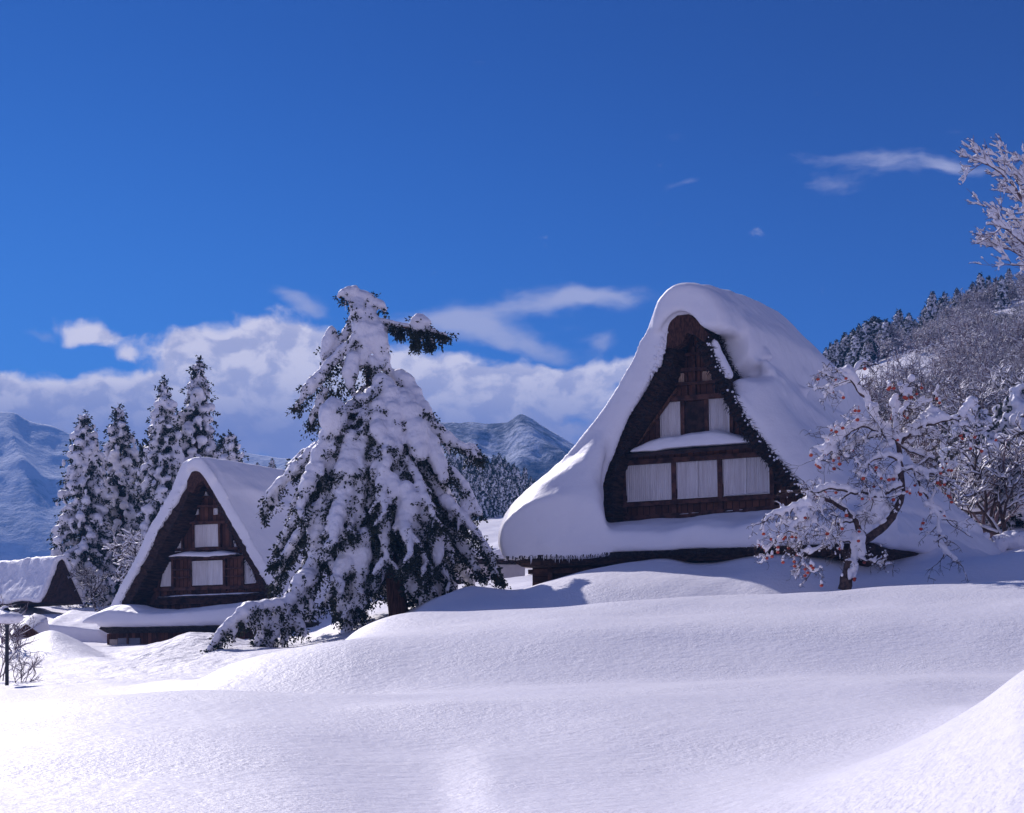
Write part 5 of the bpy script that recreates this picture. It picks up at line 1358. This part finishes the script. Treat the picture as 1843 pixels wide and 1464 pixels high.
v, f = ellipsoids(np.array(PC) - base, PR, ICO1, 0.12)
link('branch_snow', remeshed(mesh_from(v, f), 0.042, 2, 0.5, 0.02, 0.25), M['snow_tree'], proot)

# ---------------------------------------------------------------- wooded hillside on the right
GH = 'conifers along the right hillside crest'
labs = ['snowy conifer low on the skyline, left end of the crest trees', 'snowy conifer on the skyline just above the farmhouse ridge end', 'wide snowy conifer in the clump above the persimmon', 'tallest snowy conifer of the left crest clump', 'snowy conifer with heavy lower boughs under the crest clump', 'broad snowy conifer leaning into the clearing', 'snowy conifer in the shrubby saddle of the crest', 'tall snowy conifer in the middle of the crest',
        'snowy conifer right beside the tall middle one', 'thin snowy conifer at the right of the middle clump', 'spiky snow-white conifer high on the crest', 'small pointed conifer right of the spiky white one', 'narrow conifer high on the crest near the top-right bare tree', 'highest conifer of the crest, under the top-right bare tree', 'small dark conifer at the far left foot of the crest', 'stout conifer filling the left clump', 'conifer at the lower edge of the middle clump', 'slim conifer between left and middle clumps']
crest = [(1487, 627, 655), (1505, 612, 665), (1522, 602, 672), (1546, 585, 675), (1560, 578, 680), (1574, 574, 690), (1600, 590, 680), (1678, 525, 640), (1700, 527, 625), (1722, 520, 600), (1764, 492, 560), (1779, 498, 560), (1802, 497, 550), (1816, 484, 545), (1496, 618, 660), (1536, 594, 682), (1668, 560, 648), (1628, 585, 650)]
for i, (px, yt_, yb_) in enumerate(crest):
    Y = 178 if px < 1700 else 184; p = on_ground(px, Y, 0.6); Ht = (HZ - yt_) / Q * Y - p.z
    s = max(2.0, Ht) / 10; w = s * (1.3 if i in (2, 4, 5, 15) else 1.0)
    place_conifer((tE, tF, tG)[i % 3], 'hillside_conifer', p, i * 1.1, (w, w, s), M['leaf_far'], labs[i], group=GH)
rc = np.random.default_rng(101)
for k in range(34):
    px = rc.choice([rc.uniform(1485, 1600), rc.uniform(1600, 1700), rc.uniform(1690, 1860)], p=[.45, .25, .3]); Y = rc.uniform(172, 186); p = on_ground(px, Y, 0.5)
    s = rc.uniform(2.6, 5.2) / 10 * (1.15 if px < 1620 else 0.85)
    place_conifer((tE, tF, tG)[k % 3], 'hillside_conifer', p, k * 1.3, (s * 1.25, s * 1.25, s), M['leaf_far'], 'small snowy conifer of the dark row climbing the hillside crest' if px < 1620 else 'little snowy conifer higher up the hillside crest among bare trees', group=GH)
GB = 'bare snowy trees on the right hillside'
pts_ = []
tries = 0
while len(pts_) < 165 and tries < 9000:
    tries += 1
    Y = rnd.uniform(88, 180); px = rnd.uniform(1560, 1900)
    p = on_ground(px, Y); py = HZ - p.z / Y * Q
    if py < 500 or py > 960: continue
    if px < 1700 and py < 735 and not (py < 640 and px > 1600): continue             # the open snow chute
    if 1770 < px < 1850 and 545 < py < 590: continue
    pts_.append((px, Y, p))
n_in = len(pts_)
# a row along the crest, filling between the conifers
for px in np.arange(1580, 1850, 9):
    Y = rnd.uniform(172, 186); pts_.append((px, Y, on_ground(px, Y)))
for i, (px, Y, p) in enumerate(pts_):
    small = Y > 165
    place_bare((B1, B2, B3)[i % 3], 'hillside_tree', tuple(p - Vector((0, 0, 0.2))), rnd.random() * 6.28, rnd.uniform(0.6, 1.0) * (0.75 if small else 1.0), ('leafless snow-dusted tree of the skyline row on the right hillside' if small and i >= n_in else 'leafless snow-dusted tree near the top of the right hillside' if Y > 150 else 'leafless snow-dusted tree halfway up the right hillside' if Y > 118 else 'large leafless snow-dusted tree low on the right hillside above the evergreens'), group=GB, mat=M['twig'])
# brushwood between them: too many stems to count
bw_v = MB(); bs_v = MB(); rb_ = np.random.default_rng(77); n_ = 0
while n_ < 5200:
    Y = rb_.uniform(84, 186); px = rb_.uniform(1570, 1960); p = np.array(on_ground(px, Y)); py = HZ - p[2] / Y * Q
    if py < 480 or py > 985: n_ += 0.05; continue
    if px < 1690 and py < 745 and not (py < 640 and px > 1620) and rb_.random() < 0.82: continue
    if 1770 < px < 1850 and 548 < py < 592 and rb_.random() < 0.85: continue
    n_ += 1; hh = rb_.uniform(0.7, 2.2)
    for k in range(3):
        d = rb_.normal(size=3) * 0.35; d[2] = 1; q = p + d * hh * rb_.uniform(.6, 1); m = p + d * hh * .5 + rb_.normal(size=3) * 0.1
        w = 0.022; 
        bw_v.add([p - [w, 0, .2], p + [w, 0, -.2], m, ], [(0, 1, 2)]); bw_v.add([m - [w, 0, 0], m + [w, 0, 0], q], [(0, 1, 2)])
        e = m + rb_.normal(size=3) * 0.5 * hh * .6; bw_v.add([m - [0, 0, w], m + [0, 0, w], e], [(0, 1, 2)])
        if rb_.random() < 0.9: s_ = rb_.uniform(0.07, 0.17); bs_v.add([e + [-s_, 0, 0], e + [s_, 0, 0], e + [0, 0, s_ * 1.2], e + [0, -s_, .02]], [(0, 1, 2), (0, 3, 2), (3, 1, 2)])
br = bw_v.build('brushwood', M['twig'], kind='stuff', label='reddish brushwood covering the right hillside', cat='brushwood')
bs_v.build('brushwood_snow', M['snow_tree'], br, kind='stuff')

# dense snowy evergreens and thicket below, at the right edge
GR = 'snow-clotted evergreens at the right edge'
big = conifer(61, 9.0, 3.0, 150, (0.18, 0.42), 0.11, 0.45, leaf=(0.4, 0.2, 0.08)); big2 = conifer(62, 8.0, 2.8, 140, (0.16, 0.38), 0.11, 0.5, leaf=(0.4, 0.2, 0.08))
ER = [(1745, 730, 985, 82, 'snow-clotted evergreen right behind the persimmon crown'), (1800, 700, 985, 84, 'tall snow-clotted evergreen beside the right edge of the photo'), (1850, 690, 990, 83, 'snow-clotted evergreen cut off by the right edge'), (1720, 800, 975, 76, 'lower snow-clotted evergreen behind the mound beside the farmhouse'),
      (1772, 800, 990, 74, 'low wide snow-clotted evergreen above the rounded snowy bushes'), (1825, 790, 995, 73, 'low snow-clotted evergreen at the right edge near the bushes'), (1697, 745, 950, 90, 'evergreen with clotted snow seen through the persimmon twigs'), (1708, 700, 800, 104, 'small pointed evergreen on the hillside above the persimmon')]
for i, (px, yt_, yb_, Y, lab) in enumerate(ER):
    p = at(px, yb_, Y); p.z = min(p.z, gz(p.x, p.y)) if i != 7 else gz(p.x, p.y); Ht = (HZ - yt_) / Q * Y - p.z
    s = Ht / 9.0; w = min(1.0, s) if i != 7 else s * .8
    place_conifer((big, big2)[i % 2], 'snowy_evergreen', p, i * 1.7, (w, w, s), M['leaf'], lab, group=GR)
GT = 'snowy leafless trees at the right edge'
for i, (px, yb_, Y, s, lab) in enumerate(((1770, 990, 70, 1.0, 'tangled leafless tree coated in snow, right of the persimmon'), (1822, 992, 68, 1.15, 'tangled snowy leafless tree rising at the right edge'), (1730, 965, 86, 1.1, 'snowy leafless tree between persimmon and evergreens'), (1860, 990, 72, 1.3, 'snowy leafless tree cut by the right edge'), (1790, 900, 95, 1.2, 'snowy leafless tree above the right-edge evergreens'), (1835, 880, 97, 1.2, 'snowy leafless tree highest among those above the right-edge evergreens'))):
    p = at(px, yb_, Y); p.z = gz(p.x, p.y); place_bare(bh if i % 2 else B2, 'bare_tree', p, i * 2.1, s, lab, group=GT)
for i, (px, py, r_, lab) in enumerate(((1800, 978, 16, 'rounded snow-capped bush at the foot of the right-edge trees'), (1828, 974, 20, 'larger rounded snow-capped bush at the right edge'), (1772, 966, 8, 'small snow ball bush left of the rounded snowy bushes'))):
    Y = 66; p = at(px, py + r_, Y); g_ = gz(p.x, p.y); R_ = r_ / Q * Y; cz = (HZ - py) / Q * Y - g_
    root = empty('snowy_bush', (p.x, p.y, g_), label=lab, cat='bush', group='rounded snowy bushes at the right')
    cc = [(rp.normal() * R_ * .35, rp.normal() * R_ * .35, cz + rp.normal() * R_ * .2) for _ in range(9)]
    v, f = ellipsoids(cc, [(R_ * .8,) * 3] * 9, ICO2); link('bush_snow', remeshed(mesh_from(v, f), 0.06, 4, .5, .04, .4), M['snow_tree'], root)
    tw = MB()
    for k in range(60):
        a = rp.random() * 6.28; e = np.array([math.cos(a) * R_ * 1.5 * rp.random(), math.sin(a) * R_ * rp.random() * 1.5, cz + R_ * rp.uniform(-.6, .9)]); tw.tube([(e[0] * .3, e[1] * .3, -.2), e * .7 + [0, 0, 0.1], e], [.02, .014, .006], 3, cap=False)
    tw.build('twigs', M['twig'], root)
# big bare tree reaching in at the top right
def D_(px, py, d=0.0): return T(px, py, d, 58)
rq = np.random.default_rng(19); W2 = MB(); C2 = []; R2 = []
def ftw(p, d, L, rad, lv):
    pts = [p]; dd = np.array(d, float); n = 4
    for k in range(n):
        dd = dd + rq.normal(size=3) * 0.10 + np.array([-0.03, 0, 0.03]); dd /= np.linalg.norm(dd); pts.append(pts[-1] + dd * L / n)
    W2.tube(pts, [max(0.008, rad * (1 - .6 * k / n)) for k in range(n + 1)], 3, cap=False)
    for a, b in zip(pts[:-1], pts[1:]):
        if rq.random() < (0.7 if lv == 0 else 0.35):
            m = max(2, int(np.linalg.norm(b - a) / 0.06)); s_ = rq.uniform(.035, .06)
            for j in range(m): C2.append(a + (b - a) * j / m + [0, 0, s_ * .8]); R2.append((s_,) * 3)
    if lv < 2:
        for k in range(4): 
            v = rq.normal(size=3) * .5 + np.array([-.4, 0, .15]); ftw(pts[rq.integers(1, n + 1)], dd + v, L * rq.uniform(.4, .75), rad * .6, lv + 1)
def flimb(seq, r0, r1, sr, tw=1.3):
    pts = resample([D_(*q) for q in seq], len(seq) * 3); W2.tube(pts, list(np.linspace(r0, r1, len(pts))), 6, cap=False)
    c, r_ = chain_pts(pts, [sr * rq.uniform(.35, 0.75) for _ in pts], .5)
    for k, (p, q) in enumerate(zip(c, r_)):
        if vnoise([[k * .3, seq[0][1], 1]])[0] > .28: C2.append(p + [0, 0, q * .8]); R2.append((q,) * 3)
    for k in range(1, len(pts)):
        for _ in range(rq.poisson(tw)):
            t_ = pts[k] - pts[k-1]; t_ /= np.linalg.norm(t_); ftw(pts[k], t_ + rq.normal(size=3) * .55, rq.uniform(.5, 1.1), .022, 0)
flimb([(1925, 1010, 0), (1922, 900, 0), (1918, 800, 0), (1915, 700, 0), (1908, 600, 0), (1900, 540, 0), (1890, 480, 0)], .32, .16, .1, .5)
flimb([(1890, 480, 0), (1868, 420, 0), (1845, 370, 0), (1825, 335, 0), (1800, 310, 0), (1775, 295, 0), (1760, 286, 0)], .12, .02, .17)
flimb([(1845, 370, 0), (1838, 340, .3), (1822, 310, .4), (1812, 296, .5)], .05, .02, .16); flimb([(1868, 420, 0), (1860, 370, -.4), (1850, 320, -.6), (1842, 285, -.8)], .06, .02, .16)
flimb([(1895, 500, 0), (1860, 455, -.4), (1832, 430, -.6), (1810, 412, -.7), (1795, 405, -.8)], .08, .02, .15)
flimb([(1905, 540, 0), (1870, 480, .4), (1840, 462, .5), (1815, 448, .6), (1798, 440, .7)], .07, .02, .13)
flimb([(1900, 520, 0), (1870, 440, .4), (1845, 415, .5), (1820, 385, .6), (1805, 378, .7)], .07, .02, .13)
flimb([(1908, 600, 0), (1880, 500, -.4), (1855, 480, -.4), (1838, 478, -.4), (1822, 478, -.4)], .06, .02, .12)
b0 = np.array(D_(1925, 1010)); b0[2] = min(b0[2], gz(b0[0], b0[1]))
W2.v = [tuple(np.array(v) - b0) for v in W2.v]
root = empty('bare_tree', tuple(b0), label='tall leafless tree whose snow-lined branches reach in from the upper right edge', cat='tree')
W2.build('branches', M['twig'], root, True); v, f = ellipsoids(np.array(C2) - b0, R2, ICO1, .1); link('branch_snow', remeshed(mesh_from(v, f), .042, 2, .5, .015, .3), M['snow_tree'], root)

# ---------------------------------------------------------------- distant hut, white building, buried roofs, lamp
class Hut(House): pass
h = Hut('thatched_hut', 118, 90, -42, at(0, 1087, 90).z, 'distant small thatched hut with brown gable below the blue mountain, far left')
root = h.root
def hutgable():
    # gable faces right-towards us; ridge runs away to the left
    A = [(76, 1084), (86, 1066), (98, 1040), (107, 1012), (110, 1004), (116, 1012), (128, 1040), (140, 1066), (150, 1088)]
    g = orient([h.az(x, y) for x, y in A])
    mb = MB(); mb.loft([[(p[0], 0.0, p[1]) for p in g], [(p[0], 9.5, p[1]) for p in g]])
    mb.build('thatch_roof', M['thatch'], root)
    inn_ = [((p[0] - h.az(113, 1060)[0]) * 0.62 + h.az(113, 1060)[0], (p[1] - 0.0) * 0.66) for p in g]
    mb = MB(); mb.loft([[(p[0], -0.03, p[1]) for p in inn_], [(p[0], 0.05, p[1]) for p in inn_]]); mb.build('gable_wall', M['dark_wood'], root)
    mb = MB()
    for side in (-1, 1):
        ln = [h.az(x, y) for x, y in (A[4:] if side > 0 else A[:5][::-1])]
        o = offset(ln, 0.38 * (1 if side > 0 else -1)); n = 12; a_, b__ = resample(o, n), resample(ln, n)
        poly = [tuple(p) for p in a_] + [tuple(p) for p in b__[::-1]]
        mb.loft([[(p[0], b, p[1] + 0.1 * math.sin(b * 2 + p[0])) for p in poly] for b in (0.05, 2, 4, 6, 8, 9.6)])
    mb.box(h.az(106, 1005)[0], h.az(117, 1005)[0], -0.1, 9.6, h.az(110, 1006)[1] - 0.1, h.az(110, 1000)[1])
    link('roof_snow', remeshed(mb.mesh(), .12, 4, .5, .10, .7), M['snow_tree'], root)
hutgable()
# white plastered building between fir and large farmhouse
p = at(885, 1062, 86); root = empty('white_building', tuple(p), math.radians(14), label='white-walled building with dark eaves half buried between the fir and the large farmhouse', cat='building')
wz = lambda py: (p.z * 0 + (HZ - py) / Q * 86 - p.z)
mb = MB(); mb.box(-3.3, 2.1, 0, 6, -1, wz(1016)); mb.build('wall', M['plaster'], root)
mb = MB(); mb.add([(-1.0 + 1.6, -0.6, wz(1010)), (5.0, -0.6, wz(1014)), (2.6, -0.6, wz(985)), (.6, 5.5, wz(1010)), (5.0, 5.5, wz(1014)), (2.6, 5.5, wz(985))], [(0, 1, 2), (3, 5, 4), (0, 3, 4, 1), (1, 4, 5, 2), (2, 5, 3, 0)]); mb.build('porch_gable', M['plaster'], root)
mb = MB(); mb.bar((-3.9, -0.5, wz(1013)), (1.2, -0.5, wz(1013)), .22, .16); mb.bar((.9, -0.7, wz(1012)), (2.6, -0.7, wz(988)), .2, .16); mb.bar((2.6, -0.7, wz(988)), (5.2, -0.7, wz(1020)), .2, .16); mb.box(-3.7, 1.5, -.45, 6.3, wz(1012), wz(1008)); mb.build('eave', M['dark_wood'], root)
mb = MB(); mb.box(-3.9, 1.9, -.6, 6.4, wz(1008), wz(996)); mb.box(-3.2, 1.2, .6, 5.4, wz(1000), wz(985)); mb.loft([[(-.2, -.8, wz(1006)), (2.6, -.8, wz(984)), (5.3, -.8, wz(1016)), (5.3, -.8, wz(1004)), (2.6, -.8, wz(968)), (-.2, -.8, wz(994))][::-1], [(-.2, 5.8, wz(1006)), (2.6, 5.8, wz(984)), (5.3, 5.8, wz(1016)), (5.3, 5.8, wz(1004)), (2.6, 5.8, wz(968)), (-.2, 5.8, wz(994))][::-1]])
link('roof_snow', remeshed(mb.mesh(), .1, 5, .5, .04, .7), M['snow_roof'], root)
mb = MB(); mb.box(-2.9, -1.9, -.04, .1, wz(1062), wz(1045)); w_ = mb.build('window', M['dark_wood'], root)
mb = MB(); mb.box(2.8, 3.3, -.66, -.5, wz(1048), wz(1034)); mb.build('window', M['concrete'], root)
# buried outbuilding roofs on the left
def buried(label, pl, Y, thick, ext, group=None):
    q = [at(a, b, Y) for a, b in pl]; o = q[0].copy(); root = empty('buried_shed', tuple(o), label=label, cat='shed', group=group)
    mb = MB(); A_, B_ = q[0] - o, q[-1] - o
    mb.add([(A_.x, 0, A_.z - .45), (B_.x, 0, B_.z - .45), (B_.x, ext, B_.z - .45), (A_.x, ext, A_.z - .45), (A_.x, 0, A_.z - 2), (B_.x, 0, B_.z - 2), (B_.x, ext, B_.z - 2), (A_.x, ext, A_.z - 2)], [(0, 1, 2, 3), (7, 6, 5, 4), (0, 4, 5, 1), (1, 5, 6, 2), (2, 6, 7, 3), (3, 7, 4, 0)])
    mb.build('wall', M['dark_wood'], root)
    mb = MB(); m2 = resample([tuple(v - o) for v in q], 20); polys = []
    for k, v in enumerate(m2):
        e = min(1, 5 * min(k, 19 - k) / 19 + .25)
        polys.append([(v[0], -.3, v[2] - .42), (v[0], -.42, v[2] - .2), (v[0], -.25, v[2] - .42 + thick * e * .8), (v[0], .6, v[2] - .42 + thick * e), (v[0], ext, v[2] - .3 + thick * e * 1.6), (v[0], ext + .3, v[2] - .4)])
    mb.loft(polys); link('roof_snow', remeshed(mb.mesh(), .1, 6, .5, .04, .8), M['snow_roof'], root)
buried('low shed roof under smooth snow with a thin dark eave, left of the smaller farmhouse', [(60, 1142), (90, 1140), (130, 1144), (160, 1148), (205, 1152)], 76, 1.1, 5)
buried('small buried shed with a brown gable end near the lamp post, far left', [(22, 1140), (40, 1142), (62, 1150)], 70, .9, 3)
p = at(30, 1150, 69.5); root = bpy.data.objects['buried_shed.001']
mb = MB(); mb.loft([[(-.6, -.55, .1), (1.15, -.55, .0), (.15, -.55, .72)], [(-.6, -.3, .1), (1.15, -.3, .0), (.15, -.3, .72)]][::-1])
mb.v = [(x + (at(40, 1150, 69.5).x - root.location.x), y, z + (at(40, 1150, 69.5).z - root.location.z)) for x, y, z in mb.v]; mb.build('gable_end', M['thatch_cap'], root)
# street lamp
Y = 46.5; base = at(12.5, 1232, Y); base.z = min(base.z, gz(base.x, base.y)) - 0.1; zz = lambda py: (HZ - py) / Q * Y - base.z
root = empty('street_lamp', tuple(base), label='dark village lamp post with a thick snow cap at the left edge', cat='street lamp')
mb = MB(); mb.tube([(0, 0, -.2), (0, 0, zz(1140)), (0, 0, zz(1134)), (0, 0, zz(1128)), (0, 0, zz(1124))], [.062, .062, .05, .075, .10], 12); mb.build('post', M['metal_dark'], root)
mb = MB(); mb.tube([(0, 0, zz(1124)), (0, 0, zz(1119))], [.22, .22], 4); mb.build('lantern', M['lamp_glass'], root)
mb = MB(); mb.tube([(0, 0, zz(1119)), (0, 0, zz(1117)), (0, 0, zz(1113))], [.42, .42, .25], 12); mb.build('lamp_shade', M['metal_dark'], root)
v, f = ellipsoids([(0, 0, zz(1112)), (-.12, 0, zz(1110)), (.14, .05, zz(1112))], [(.55, .52, .22), (.42, .4, .22), (.40, .4, .2)], ICO2); link('snow_cap', remeshed(mesh_from(v, f), .03, 4, .5, .01, .3), M['snow_tree'], root)
mb = MB(); c0 = zz(1107); mb.add([(-.26, -.26, c0 - .05), (.26, -.26, c0 - .05), (.26, .26, c0 - .05), (-.26, .26, c0 - .05), (0, 0, zz(1092))], [(0, 1, 4), (1, 2, 4), (2, 3, 4), (3, 0, 4), (3, 2, 1, 0)]); mb.build('lamp_roof', M['metal_dark'], root)
v, f = ellipsoids([(-.08, .04, zz(1093)), (-.16, .05, zz(1097))], [(.10, .12, .05), (.1, .1, .05)], ICO2); link('roof_snow', mesh_from(v, f, 'roof_snow', True), M['snow_tree'], root)
# leafless shrubs round the lamp
sh = bare(71, 2.2, 3, .6, 2, r0=.028, snow_r=1.4, twig_r=.006, multi=5, snow_min=.008); sh2 = bare(72, 2.6, 3, .5, 2, r0=.03, snow_r=1.4, twig_r=.006, multi=4, snow_min=.008)
for i, (px, py, Y, s, lab) in enumerate(((38, 1215, 47.5, 0.72, 'leafless reddish shrub growing right of the lamp post'), (-6, 1205, 49, 1.0, 'leafless snowy shrub behind the lamp post at the left edge'), (30, 1160, 58, 1.0, 'tall leafless shrub rising behind the lamp snow cap'), (2, 1150, 60, 1.1, 'leafless shrub at the left edge above the lamp'))):
    p = at(px, py, Y); p.z = gz(p.x, p.y); place_bare((sh, sh2)[i % 2], 'leafless_shrub', p, i * 1.9, s, lab, group='leafless shrubs around the lamp post', cat='shrub', mat=M['twig'])

# ---------------------------------------------------------------- the air
m = bpy.data.materials.new('haze'); m.use_nodes = True; t = NT(m.node_tree); t.n.clear()
o_ = t.node('ShaderNodeOutputMaterial'); v_ = t.node('ShaderNodeVolumePrincipled')
v_.inputs['Color'].default_value = (0.14, 0.42, 1.0, 1); v_.inputs['Density'].default_value = 0.00050; v_.inputs['Anisotropy'].default_value = 0.0
t.l.new(v_.outputs[0], o_.inputs['Volume'])
mb = MB(); mb.box(-900, 1000, -40, 1850, -25, 330); mb.build('haze', m, kind='stuff')
